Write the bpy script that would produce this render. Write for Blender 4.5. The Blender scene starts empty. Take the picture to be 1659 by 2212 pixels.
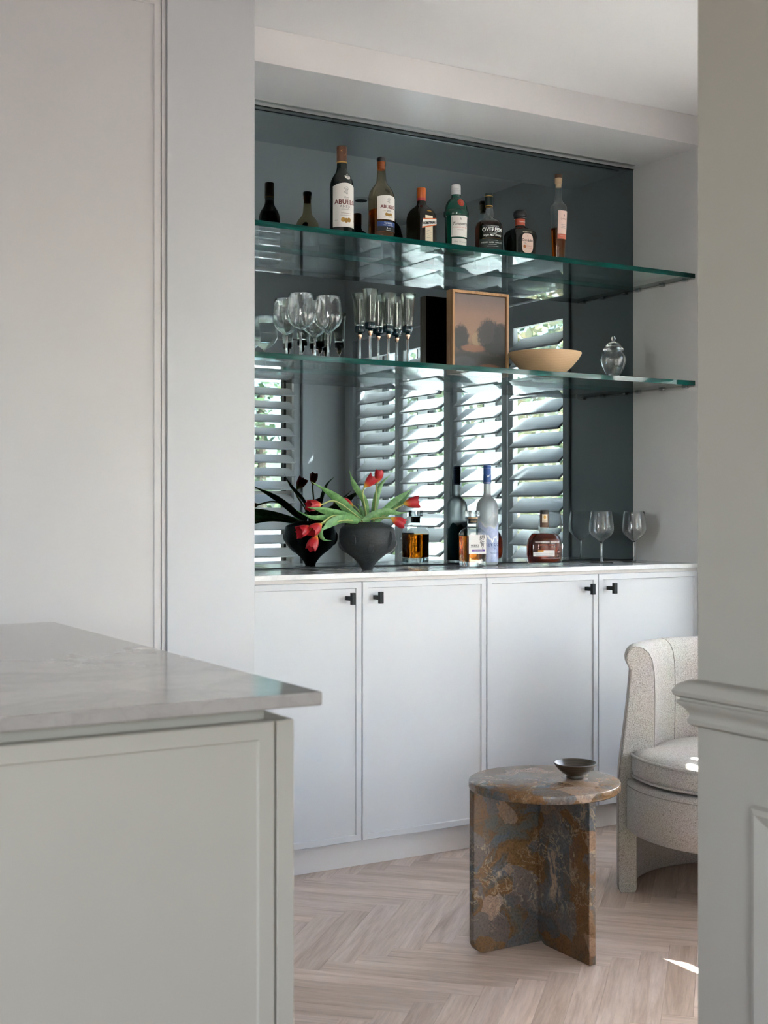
import bpy, bmesh, math, random
from mathutils import Vector, Matrix
random.seed(7)
S = bpy.context.scene
COL = S.collection
PI = math.pi
R = math.radians

# ------------------------------------------------------------------ camera
cd = bpy.data.cameras.new('camera')
cam = bpy.data.objects.new('camera', cd)
COL.objects.link(cam)
cam.location = (0, 0, 1.14)
cam.rotation_euler = (PI / 2, 0, R(-30.4))
cd.sensor_fit = 'VERTICAL'
cd.sensor_height = 36.0
cd.sensor_width = 27.0
cd.lens = 2820.0 / 2212.0 * 36.0
cd.shift_y = -8.0 / 2212.0
cd.clip_start = 0.05
cd.dof.use_dof = True
cd.dof.focus_distance = 4.25
cd.dof.aperture_fstop = 9.0
S.camera = cam

# ------------------------------------------------------------------ exposure
S.view_settings.view_transform = 'Standard'
S.view_settings.look = 'None'
S.view_settings.gamma = 1.0
S.view_settings.use_curve_mapping = False
S.view_settings.exposure = 0.66
cy = S.cycles
cy.max_bounces = 14
cy.diffuse_bounces = 3
cy.glossy_bounces = 6
cy.transmission_bounces = 14
cy.transparent_max_bounces = 24
cy.caustics_reflective = False
cy.caustics_refractive = False
cy.sample_clamp_indirect = 14.0
cy.use_denoising = True
cy.use_adaptive_sampling = True
cy.adaptive_threshold = 0.25
cy.adaptive_min_samples = 30

# ------------------------------------------------------------------ world sky
world = bpy.data.worlds.new('sky')
S.world = world
world.use_nodes = True
wn = world.node_tree
bg = wn.nodes['Background']
sky = wn.nodes.new('ShaderNodeTexSky')
sky.sky_type = 'NISHITA'
sky.sun_disc = False
sky.sun_elevation = R(46)
sky.sun_rotation = R(48)
sky.air_density = 1.0
sky.dust_density = 2.0
wn.links.new(sky.outputs[0], bg.inputs[0])
bg.inputs[1].default_value = 1.85

# ------------------------------------------------------------------ sun
sd = bpy.data.lights.new('sun', 'SUN')
sd.energy = 112.0
sd.angle = R(0.6)
sd.color = (1.0, 0.96, 0.915)
sun = bpy.data.objects.new('sun', sd)
COL.objects.link(sun)
sun.location = (9, 8, 9)
sun.rotation_euler = Vector((-1.0, -0.7, -1.5)).to_track_quat('-Z', 'Y').to_euler()

# ------------------------------------------------------------------ fill lamps added at unseen kitchen windows
def area(name, loc, target, sx, sy, power, color):
    l = bpy.data.lights.new(name, 'AREA')
    l.shape = 'RECTANGLE'
    l.size = sx
    l.size_y = sy
    l.energy = power
    l.color = color
    o = bpy.data.objects.new(name, l)
    COL.objects.link(o)
    o.location = loc
    o.rotation_euler = (Vector(target) - Vector(loc)).to_track_quat('-Z', 'Z').to_euler()
    return o
area('fill_kitchen_rear', (-1.15, -3.38, 1.67), (-1.0, 0, 1.6), 1.6, 1.2, 52, (1.0, 0.965, 0.93))
area('fill_kitchen_side', (-3.38, 0.95, 1.71), (0, 1.2, 1.7), 1.2, 1.1, 13, (1.0, 0.975, 0.965))  # added to brighten the niche and bulkhead from the left

# ================================================================== helpers
def tag(o, label=None, cat=None, group=None, kind=None):
    if label: o['label'] = label
    if cat: o['category'] = cat
    if group: o['group'] = group
    if kind: o['kind'] = kind
    return o

def empty(name, loc, rz=0.0):
    o = bpy.data.objects.new(name, None)
    COL.objects.link(o)
    o.location = loc
    o.rotation_euler = (0, 0, rz)
    o.empty_display_size = 0.05
    return o

def link(name, me, parent=None, world=True):
    """link a mesh; world=True means its vertices are world coordinates even under a parent"""
    o = bpy.data.objects.new(name, me)
    COL.objects.link(o)
    if parent is not None:
        o.parent = parent
        if world:
            p, m = parent, Matrix.Identity(4)
            while p is not None:
                m = p.matrix_parent_inverse @ Matrix.Translation(p.location) @ p.rotation_euler.to_matrix().to_4x4() @ m
                p = p.parent
            o.matrix_parent_inverse = m.inverted()
    return o

def pyd(name, vs, fs, mat, parent=None, smooth=False, world=True, mats=None, fm=None):
    me = bpy.data.meshes.new(name)
    me.from_pydata([tuple(v) for v in vs], [], fs)
    for m in (mats or [mat]):
        me.materials.append(m)
    if fm:
        for p, i in zip(me.polygons, fm): p.material_index = i
    if smooth:
        me.polygons.foreach_set('use_smooth', [True] * len(me.polygons))
    me.update()
    return link(name, me, parent, world)

def from_bm(name, bm, mat, parent=None, smooth=False, world=True):
    me = bpy.data.meshes.new(name)
    bm.to_mesh(me)
    bm.free()
    me.materials.append(mat)
    if smooth:
        me.polygons.foreach_set('use_smooth', [True] * len(me.polygons))
    return link(name, me, parent, world)

def bm_box(bm, x0, x1, y0, y1, z0, z1):
    r = bmesh.ops.create_cube(bm, size=1.0, matrix=Matrix.Translation(((x0 + x1) / 2, (y0 + y1) / 2, (z0 + z1) / 2)) @ Matrix.Diagonal((x1 - x0, y1 - y0, z1 - z0, 1)))
    return r['verts']

def box(name, x0, x1, y0, y1, z0, z1, mat, parent=None, bevel=0.0, seg=2, world=True):
    bm = bmesh.new()
    bm_box(bm, x0, x1, y0, y1, z0, z1)
    if bevel:
        bmesh.ops.bevel(bm, geom=bm.edges[:], offset=bevel, segments=seg, profile=0.5, affect='EDGES')
    return from_bm(name, bm, mat, parent, False, world)

def boxes(name, lst, mat, parent=None, world=True):
    bm = bmesh.new()
    for b in lst: bm_box(bm, *b)
    return from_bm(name, bm, mat, parent, False, world)

def auto_smooth(o, ang=35):
    """smooth shading with sharp edges kept, stored in the mesh"""
    bm = bmesh.new(); bm.from_mesh(o.data)
    for f in bm.faces: f.smooth = True
    for e in bm.edges:
        if len(e.link_faces) == 2 and e.calc_face_angle(0) > R(ang): e.smooth = False
    bm.to_mesh(o.data); bm.free()
    return o

# ================================================================== materials
def mat_new(name):
    m = bpy.data.materials.new(name)
    m.use_nodes = True
    nt = m.node_tree
    return m, nt, nt.nodes['Principled BSDF']

def nd(nt, typ, ins=None, **props):
    n = nt.nodes.new('ShaderNode' + typ)
    for k, v in props.items(): setattr(n, k, v)
    for k, v in (ins or {}).items():
        if hasattr(v, 'is_output'): nt.links.new(v, n.inputs[k])
        else: n.inputs[k].default_value = v
    return n

def ramp(nt, fac, stops, interp='LINEAR'):
    n = nd(nt, 'ValToRGB', {0: fac})
    cr = n.color_ramp
    cr.interpolation = interp
    while len(cr.elements) < len(stops): cr.elements.new(0.5)
    for e, (p, c) in zip(cr.elements, stops):
        e.position = p
        e.color = tuple(c) + ((1,) if len(c) == 3 else ())
    return n.outputs[0]

def mixc(nt, fac, a, b, mode='MIX'):
    n = nd(nt, 'Mix', data_type='RGBA', blend_type=mode)
    for sock, v in ((n.inputs[0], fac), (n.inputs[6], a), (n.inputs[7], b)):
        if hasattr(v, 'is_output'): nt.links.new(v, sock)
        else: sock.default_value = v if not isinstance(v, tuple) or len(v) == 4 else v + (1,)
    return n.outputs[2]

def coords(nt, scale=(1, 1, 1), kind='Object', rot=(0, 0, 0)):
    t = nd(nt, 'TexCoord')
    m = nd(nt, 'Mapping', {0: t.outputs[kind], 2: rot, 3: scale})
    return m.outputs[0]

def noise(nt, vec, scale, detail=4, rough=0.5, dist=0.0):
    return nd(nt, 'TexNoise', {'Vector': vec, 'Scale': scale, 'Detail': detail, 'Roughness': rough, 'Distortion': dist})

def paint(name, col, rough=0.45, var=0.03, spec=0.5, coat=0.0):
    m, nt, b = mat_new(name)
    n = noise(nt, coords(nt), 2.2, 3)
    dark = tuple(c * (1 - var) for c in col)
    nt.links.new(ramp(nt, n.outputs[0], [(0.3, dark), (0.7, col)]), b.inputs['Base Color'])
    b.inputs['Roughness'].default_value = rough
    b.inputs['Specular IOR Level'].default_value = spec
    if coat:
        b.inputs['Coat Weight'].default_value = coat
        b.inputs['Coat Roughness'].default_value = 0.12
    return m

def plain(name, col, rough=0.4, metal=0.0, coat=0.0, emit=None, est=0.0, spec=0.5):
    m, nt, b = mat_new(name)
    b.inputs['Base Color'].default_value = tuple(col) + (1,)
    b.inputs['Roughness'].default_value = rough
    b.inputs['Metallic'].default_value = metal
    b.inputs['Coat Weight'].default_value = coat
    b.inputs['Specular IOR Level'].default_value = spec
    return m

def thin_glass(name, tint, ior=1.45, rough=0.0, gloss=(1, 1, 1)):
    m, nt, b = mat_new(name)
    nt.nodes.remove(b)
    geo = nd(nt, 'NewGeometry')
    iv = nd(nt, 'MapRange', {0: geo.outputs['Backfacing'], 3: ior, 4: 1.0 / ior})
    fr = nd(nt, 'Fresnel', {'IOR': iv.outputs[0]})
    tr = nd(nt, 'BsdfTransparent', {'Color': tuple(tint) + (1,)})
    gl = nd(nt, 'BsdfGlossy', {'Color': tuple(gloss) + (1,), 'Roughness': rough})
    mx = nd(nt, 'MixShader', {0: fr.outputs[0], 1: tr.outputs[0], 2: gl.outputs[0]})
    nt.links.new(mx.outputs[0], nt.nodes['Material Output'].inputs[0])
    return m

def glass(name, col, ior=1.45, rough=0.0):
    m, nt, b = mat_new(name)
    nt.nodes.remove(b)
    g = nd(nt, 'BsdfGlass', {'Color': tuple(col) + (1,), 'IOR': ior, 'Roughness': rough})
    nt.links.new(g.outputs[0], nt.nodes['Material Output'].inputs[0])
    return m

M = {}
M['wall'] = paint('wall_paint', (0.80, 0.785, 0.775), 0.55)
M['ceiling'] = paint('ceiling_paint', (0.88, 0.87, 0.865), 0.6)
M['bulkhead'] = paint('bulkhead_paint', (0.78, 0.745, 0.735), 0.5)
M['soffit'] = paint('soffit_lacquer', (0.86, 0.86, 0.87), 0.16, spec=0.6)
M['panel'] = paint('tall_panel_paint', (0.60, 0.575, 0.565), 0.4)
M['filler'] = paint('filler_panel_paint', (0.55, 0.55, 0.56), 0.4)
M['cab'] = paint('cabinet_lacquer', (0.585, 0.59, 0.60), 0.42, 0.015)
M['plinth'] = paint('plinth_bounce_tint', (0.76, 0.725, 0.705), 0.5)  # pinkish light bounced off the floor is mixed into this colour
M['cabin'] = paint('cabinet_recess_paint', (0.66, 0.62, 0.59), 0.5)
M['island'] = paint('island_paint', (0.52, 0.495, 0.43), 0.42)
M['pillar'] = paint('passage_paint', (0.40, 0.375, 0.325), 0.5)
M['black'] = plain('black_metal', (0.006, 0.009, 0.010), 0.5, spec=0.25)
M['shutter'] = paint('shutter_paint', (0.80, 0.80, 0.81), 0.35, 0.01)
M['sash'] = paint('window_frame_paint', (0.78, 0.78, 0.77), 0.4, 0.01)
M['sash_dark'] = plain('dark_window_seal', (0.02, 0.025, 0.025), 0.5)
M['pane'] = thin_glass('window_glass', (0.96, 0.98, 0.97))
M['steel'] = plain('brushed_steel', (0.45, 0.46, 0.46), 0.35, 1.0)

def mirror_mat():
    m, nt, b = mat_new('smoked_mirror')
    nt.nodes.remove(b)
    g = nd(nt, 'BsdfGlossy', {'Color': (0.134, 0.166, 0.176, 1), 'Roughness': 0.0})
    nt.links.new(g.outputs[0], nt.nodes['Material Output'].inputs[0])
    return m
M['mirror'] = mirror_mat()

def marble_white(name, base, vein, sc=1.0):
    m, nt, b = mat_new(name)
    v = coords(nt, (sc, sc, sc))
    w = noise(nt, v, 1.8, 6, 0.6, 1.2)
    n2 = noise(nt, v, 7.0, 8, 0.65, 1.5)
    soft = ramp(nt, w.outputs[0], [(0.35, (0, 0, 0)), (0.50, (1, 1, 1)), (0.56, (0.15, 0.15, 0.15)), (0.75, (0, 0, 0))])
    fine = ramp(nt, n2.outputs[0], [(0.46, (0, 0, 0)), (0.5, (1, 1, 1)), (0.54, (0, 0, 0))])
    f = mixc(nt, 0.35, soft, fine)
    dim = nd(nt, 'Math', {0: f, 1: 0.42}, operation='MULTIPLY')
    nt.links.new(mixc(nt, dim.outputs[0], base, vein), b.inputs['Base Color'])
    b.inputs['Roughness'].default_value = 0.10
    b.inputs['Specular IOR Level'].default_value = 0.55
    return m
M['marble'] = marble_white('white_marble', (0.80, 0.79, 0.77), (0.46, 0.46, 0.46), 1.6)
M['marble_island'] = marble_white('grey_white_marble', (0.45, 0.42, 0.39), (0.26, 0.24, 0.225), 1.3)

def oak(name, a, b_, c, rand=True, scale=(1.2, 16, 16), rough=0.42):
    m, nt, b = mat_new(name)
    vec = coords(nt, scale)
    if rand:
        oi = nd(nt, 'ObjectInfo')
        off = nd(nt, 'VectorMath', {0: oi.outputs['Random'], 1: (37.0, 53.0, 11.0)}, operation='MULTIPLY')
        add = nd(nt, 'VectorMath', {0: vec, 1: off.outputs[0]}, operation='ADD')
        vec = add.outputs[0]
    g = noise(nt, vec, 2.0, 7, 0.62, 0.8)
    f2 = noise(nt, vec, 9.0, 5, 0.7, 0.3)
    base = ramp(nt, g.outputs[0], [(0.30, c), (0.48, a), (0.70, b_)])
    fine = ramp(nt, f2.outputs[0], [(0.35, (0.70, 0.70, 0.70)), (0.6, (1, 1, 1))])
    col = mixc(nt, 0.55, base, mixc(nt, 1.0, base, fine, 'MULTIPLY'))
    if rand:
        tone = ramp(nt, oi.outputs['Random'], [(0.0, (0.80, 0.76, 0.72)), (0.35, (1.0, 0.98, 0.96)), (0.7, (0.92, 0.90, 0.90)), (1.0, (1.10, 1.06, 1.03))])
        col = mixc(nt, 1.0, col, tone, 'MULTIPLY')
    nt.links.new(col, b.inputs['Base Color'])
    b.inputs['Roughness'].default_value = rough
    bp = nd(nt, 'Bump', {'Strength': 0.12, 'Distance': 0.002, 'Height': f2.outputs[0]})
    nt.links.new(bp.outputs[0], b.inputs['Normal'])
    return m
M['oak'] = oak('oak_plank', (0.72, 0.575, 0.485), (0.82, 0.69, 0.605), (0.54, 0.405, 0.32))
M['oak_under'] = oak('oak_floor_base', (0.36, 0.26, 0.20), (0.42, 0.31, 0.24), (0.28, 0.19, 0.13), False)

# ================================================================== the room
YM = 3.94          # mirror plane
XW = 3.45          # right wall
ZC = 2.58          # ceiling
YF = 1.573         # front wall of the bar room
XP = 1.515         # passage wall / pillar

def struct(o):
    o['kind'] = 'structure'
    return o

fl = struct(box('floor', -3.4, 3.65, -3.4, 4.2, -0.16, -0.012, M['oak_under']))
# herringbone planks, 7:1, at 45 degrees to the walls
pw, pn = 0.0693, 7
pl = pw * pn
bm = bmesh.new()
bm_box(bm, 0.0002, pl - 0.0002, 0.0002, pw - 0.0002, -0.012, 0.0)
bmesh.ops.bevel(bm, geom=[e for e in bm.edges if all(v.co.z > -0.001 for v in e.verts)], offset=0.0004, segments=1, affect='EDGES')
pme = bpy.data.meshes.new('plank'); bm.to_mesh(pme); bm.free(); pme.materials.append(M['oak'])
ox, oy = 1.638, 2.909
u = Vector((1, 1, 0)) / math.sqrt(2); v = Vector((1, -1, 0)) / math.sqrt(2)
np_ = 0
for j in range(-4, 5):
    for k in range(-40, 60):
        for typ in (0, 1):
            a, b_ = k + pn * j, k - pn * j
            if typ: b_ += 1
            org = Vector((ox, oy, 0)) + u * (a * pw) + v * (b_ * pw)
            c = org + (u if typ == 0 else v) * (pl / 2) + (v if typ == 0 else u) * (pw / 2)
            if not (0.82 < c.x < 3.72 and 1.45 < c.y < 3.9): continue
            if c.y > 3.30 and c.x < 1.30: continue
            o = bpy.data.objects.new('plank', pme)
            COL.objects.link(o)
            o.parent = fl
            if typ == 0:        # runs along u, width along v : v is u rotated by -90
                o.location = org + v * pw
                o.rotation_euler = (0, 0, PI / 4)
            else:               # runs along v, width along u
                o.location = org
                o.rotation_euler = (0, 0, -PI / 4)
            o.location.z = -random.random() * 0.0004
            np_ += 1
print('planks', np_)

struct(box('ceiling', -3.4, 3.65, -3.4, 4.2, ZC, ZC + 0.2, M['ceiling']))
struct(box('wall_back', -3.4, 3.65, 3.962, 4.15, -0.01, ZC, M['wall']))


WZ0, WZ1 = 0.36, 2.10          # window sill and head
RY0, RY1 = 1.672, 3.546        # right window along Y
FX0, FX1 = 1.80, 3.248         # front window along X, widened out of view to admit more light
def wall_hole(name, fixed, a0, a1, lo, hi, axis, holes, mat):
    """wall slab between fixed[0..1] across `axis`, spanning a0..a1, with holes (h0,h1,z0,z1)"""
    lst, cur = [], a0
    def put(s0, s1, z0, z1):
        if s1 - s0 < 1e-5 or z1 - z0 < 1e-5: return
        lst.append((fixed[0], fixed[1], s0, s1, z0, z1) if axis == 'X' else (s0, s1, fixed[0], fixed[1], z0, z1))
    for (h0, h1, z0, z1) in holes:
        put(cur, h0, lo, hi); put(h0, h1, lo, z0); put(h0, h1, z1, hi); cur = h1
    put(cur, a1, lo, hi)
    return struct(boxes(name, lst, mat))
wall_hole('wall_right', (XW, XW + 0.2), YF - 0.2, 4.15, -0.01, ZC, 'X', [(RY0, RY1, WZ0, WZ1)], M['wall'])
wall_hole('wall_front', (YF - 0.2, YF), XP + 0.002, XW, -0.01, ZC, 'Y', [(FX0, FX1, WZ0, WZ1)], M['wall'])
wall_hole('wall_rear', (-3.6, -3.4), -3.4, XP + 0.2, -0.01, ZC, 'Y', [(-2.0, -0.3, 1.0, 2.35)], M['wall'])
wall_hole('wall_left', (-3.6, -3.4), -3.4, 4.2, -0.01, ZC, 'X', [(0.3, 1.6, 1.1, 2.32)], M['wall'])
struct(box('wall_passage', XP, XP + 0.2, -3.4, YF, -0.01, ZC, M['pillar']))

# bulkhead over the bar with a lacquered soffit
bh = struct(box('bulkhead', 1.30, XW, 3.556, 3.962, 2.486, ZC, M['bulkhead']))
struct(box('trim_1', 1.30, XW, 3.552, 3.556, 2.475, ZC - 0.001, M['bulkhead']))
struct(box('soffit', 1.30, XW, 3.556, 3.9405, 2.475, 2.486, M['soffit']))
# chair rail on the passage wall, wrapping the corner
prof = [(0, 0.862), (0.012, 0.860), (0.024, 0.853), (0.030, 0.843), (0.028, 0.836), (0.020, 0.832), (0.0205, 0.829), (0.025, 0.826), (0.024, 0.822), (0.016, 0.815), (0.010, 0.805), (0.010, 0.800), (0.0125, 0.797), (0.0115, 0.790), (0.006, 0.7855), (0, 0.785)]
vs, fs = [], []
n = len(prof)
for (p, z) in prof: vs.append((XP - p, -3.39, z))
for (p, z) in prof: vs.append((XP - p, YF + p, z))
for (p, z) in prof: vs.append((XP + 0.20, YF + p, z))
for s in range(2):
    for i in range(n - 1):
        fs.append((s * n + i, s * n + i + 1, (s + 1) * n + i + 1, (s + 1) * n + i))
fs.append(tuple(range(n - 1, -1, -1))); fs.append(tuple(range(2 * n, 3 * n)))
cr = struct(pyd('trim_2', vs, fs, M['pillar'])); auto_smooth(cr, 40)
# raised panel moulding below the rail
bm = bmesh.new()
y0, y1, z0, z1, wv = 0.55, 1.452, 0.18, 0.682, 0.034
ring = [(y0, z0), (y1, z0), (y1, z1), (y0, z1)]
mp = [(0, 0), (0.004, 0.010), (0.012, 0.013), (0.02, 0.009), (0.034, 0.0)]
rows = []
for (ins, h) in mp:
    rows.append([bm.verts.new((XP - h - 0.0002, yy + (ins if yy == y0 else -ins), zz + (ins if zz == z0 else -ins))) for yy, zz in ring])
for a, b_ in zip(rows, rows[1:]):
    for i in range(4):
        bm.faces.new((a[i], a[(i + 1) % 4], b_[(i + 1) % 4], b_[i]))
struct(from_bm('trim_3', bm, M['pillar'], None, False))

# ------------------------------------------------------------------ windows
def window(name, axis, a0, a1, wall0, wall1, sashes, dark_side):
    """frame ring inside the opening, sash bars, dark seals and panes"""
    def bx(s0, s1, d0, d1, z0, z1):
        return (d0, d1, s0, s1, z0, z1) if axis == 'X' else (s0, s1, d0, d1, z0, z1)
    t = 0.05
    w = struct(boxes(name, [bx(a0, a0 + t, wall0, wall1, WZ0, WZ1), bx(a1 - t, a1, wall0, wall1, WZ0, WZ1),
                            bx(a0 + t, a1 - t, wall0, wall1, WZ1 - t, WZ1), bx(a0 + t, a1 - t, wall0, wall1, WZ0, WZ0 + t)], M['sash']))
    m0 = wall0 * 0.35 + wall1 * 0.65
    pts = [a0 + t] + sashes + [a1 - t]
    for i in range(len(pts) - 1):
        s0, s1 = pts[i], pts[i + 1]
        f = 0.045
        boxes('sash', [bx(s0, s0 + f, m0 - 0.02, m0 + 0.02, WZ0 + t, WZ1 - t), bx(s1 - f, s1, m0 - 0.02, m0 + 0.02, WZ0 + t, WZ1 - t),
                       bx(s0 + f, s1 - f, m0 - 0.02, m0 + 0.02, WZ0 + t, WZ0 + t + f), bx(s0 + f, s1 - f, m0 - 0.02, m0 + 0.02, WZ1 - t - f, WZ1 - t),
                       bx(s0 + f, s1 - f, m0 - 0.02, m0 + 0.02, 1.20, 1.235)], M['sash'], w)
        boxes('seal', [bx(s0 + f, s0 + f + 0.014, m0 - 0.018, m0 + 0.018, WZ0 + t, WZ1 - t), bx(s1 - f - 0.014, s1 - f, m0 - 0.018, m0 + 0.018, WZ0 + t, WZ1 - t)], M['sash_dark'], w)
        box('pane', *bx(s0 + f + 0.014, s1 - f - 0.014, m0 - 0.002, m0 + 0.002, WZ0 + t + f, WZ1 - t - f), M['pane'], w)
    return w
window('window_1', 'X', RY0, RY1, XW + 0.04, XW + 0.2, [2.18, 2.78], 0)
window('window_2', 'Y', FX0, FX1, YF - 0.04, YF - 0.2, [2.28, 2.74], 0)
# unseen kitchen window added behind the camera to let light in
w4 = struct(boxes('added_rear_window', [(-2.0, -1.94, -3.56, -3.44, 1.0, 2.35), (-0.36, -0.3, -3.56, -3.44, 1.0, 2.35), (-1.18, -1.12, -3.56, -3.44, 1.06, 2.29), (-1.94, -0.36, -3.56, -3.44, 2.29, 2.35), (-1.94, -0.36, -3.56, -3.44, 1.0, 1.06)], M['sash']))

struct(boxes('added_side_window', [(-3.56, -3.44, 0.3, 0.36, 1.1, 2.32), (-3.56, -3.44, 1.54, 1.6, 1.1, 2.32), (-3.56, -3.44, 0.36, 1.54, 2.26, 2.32), (-3.56, -3.44, 0.36, 1.54, 1.1, 1.16)], M['sash']))  # unseen side window, added to light the niche and bulkhead
# ------------------------------------------------------------------ plantation shutters
LP, LW, LT = 0.0718, 0.097, 0.0095
def louver_mesh(L):
    """flat blade with rounded long edges"""
    hw, ht = LW / 2, LT / 2
    sec_ = [(hw - ht + ht * math.cos(q), ht * math.sin(q)) for q in [R(-90 + 30 * i) for i in range(7)]]
    sec_ += [(-y, -z) for (y, z) in sec_]
    K = len(sec_)
    vs = [(x, y, z) for x in (-L / 2, L / 2) for (y, z) in sec_]
    fs = [(i, (i + 1) % K, K + (i + 1) % K, K + i) for i in range(K)]
    fs += [tuple(range(K - 1, -1, -1)), tuple(range(K, 2 * K))]
    me = bpy.data.meshes.new('louver')
    me.from_pydata(vs, [], fs); me.materials.append(M['shutter'])
    return me
def shutter(loc, rz, L, tilt, label, hinge, st=0.0400, phase=1.295):
    t = empty('plantation_shutter', loc, rz)
    tag(t, label, 'shutter', 'louvred shutter panels of the bar room')
    zb, zt = WZ0 + 0.055, WZ1 - 0.055
    for s in (-1, 1):
        c = s * (L / 2 + 0.001 + st / 2)
        box('stile', c - st / 2, c + st / 2, -0.014, 0.014, zb, zt, M['shutter'], t, 0.002, 1, world=False)
    box('top_rail', -L / 2 - 0.001, L / 2 + 0.001, -0.013, 0.013, zt - 0.10, zt, M['shutter'], t, world=False)
    box('bottom_rail', -L / 2 - 0.001, L / 2 + 0.001, -0.013, 0.013, zb, zb + 0.11, M['shutter'], t, world=False)
    me = louver_mesh(L - 0.002)
    z = phase
    while z - LP > zb + 0.15: z -= LP
    while z < zt - 0.135:
        o = bpy.data.objects.new('louver', me)
        COL.objects.link(o); o.parent = t
        o.location = (0, 0, z); o.rotation_euler = (tilt, 0, 0)
        z += LP
    for hz in (0.62, 1.24, 1.86):
        bm = bmesh.new()
        bmesh.ops.create_cone(bm, cap_ends=True, segments=10, radius1=0.0055, radius2=0.0055, depth=0.075, matrix=Matrix.Translation((hinge * (L / 2 + st + 0.001), -0.017, hz)))
        from_bm('hinge', bm, M['steel'], t, world=False)
    return t
XS = XW + 0.022
panels = [(3.483, 3.127, 'shutter panel nearest the bar, its louvres seen in the mirror behind the squat amber bottle', 1),
          (3.038, 2.678, 'shutter panel reflected in the mirror behind the frosted blue-capped bottle', -1),
          (2.556, 2.178, 'shutter panel reflected in the mirror just right of the tulips, behind the decanter reflection', 1),
          (2.095, 1.730, 'shutter panel reflected in the mirror directly behind the upright tulips', -1)]
for (a, b_, lab, hg) in panels:
    shutter((XS, (a + b_) / 2, 0), R(-90), a - b_, R(40), lab, -hg)
# T-post and outer frame of the right shutters
boxes('trim_4', [(XW - 0.006, XW + 0.036, 2.600, 2.634, WZ0 + 0.05, WZ1 - 0.05)], M['shutter'])['kind'] = 'structure'
fr = [(XW - 0.012, XW + 0.04, RY0 - 0.028, RY0 + 0.012, WZ0 - 0.02, WZ1 + 0.02), (XW - 0.012, XW + 0.04, RY1 - 0.016, RY1 + 0.004, WZ0 - 0.02, WZ1 + 0.02),
      (XW - 0.012, XW + 0.04, RY0 + 0.012, RY1 - 0.016, WZ1 - 0.05, WZ1 + 0.02), (XW - 0.012, XW + 0.04, RY0 + 0.012, RY1 - 0.016, WZ0 - 0.02, WZ0 + 0.05)]
boxes('trim_5', fr, M['shutter'])['kind'] = 'structure'
YS = YF - 0.022  # unseen panels: last one added, louvres set open to let light in
for (a, b_, lab, hg, tl) in [(2.785, 3.141, 'shutter panel on the wall beside the passage, reflected at the left edge of the mirror', -1, 27),
                             (2.335, 2.691, 'middle shutter panel on the wall beside the passage', 1, 12),
                             (1.885, 2.241, 'unseen shutter panel added on the wall beside the passage, the one furthest from the corner', 1, 12)]:
    shutter((((a + b_) / 2), YS, 0), PI, b_ - a, R(tl), lab, hg, phase=1.262)
fr = [(FX0 - 0.02, FX0 + 0.06, YF - 0.04, YF + 0.012, WZ0 - 0.02, WZ1 + 0.02), (FX1 - 0.062, FX1 + 0.0, YF - 0.04, YF + 0.012, WZ0 - 0.02, WZ1 + 0.02),
      (FX0 + 0.06, FX1 - 0.062, YF - 0.04, YF + 0.012, WZ1 - 0.05, WZ1 + 0.02), (FX0 + 0.06, FX1 - 0.062, YF - 0.04, YF + 0.012, WZ0 - 0.02, WZ0 + 0.05)]
boxes('trim_6', fr, M['shutter'])['kind'] = 'structure'

# ------------------------------------------------------------------ outdoors
M['paving'] = paint('pale_paving', (0.74, 0.72, 0.70), 0.8, 0.12)
M['render_white'] = paint('white_render', (0.80, 0.79, 0.78), 0.8, 0.04)
struct(box('terrace', 1.75, 14, -8, 11, -0.30, -0.16, M['paving']))
gw = box('garden_wall', 1.75, 9.0, -2.5, -2.3, -0.16, 1.12, M['render_white'], None, 0.01, 1)
tag(gw, 'low white rendered garden wall outside the window beside the passage', 'garden wall')
struct(box('eave', XW + 0.2, 4.17, 0.9, 5.2, 2.90, 3.05, M['sash']))

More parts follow.
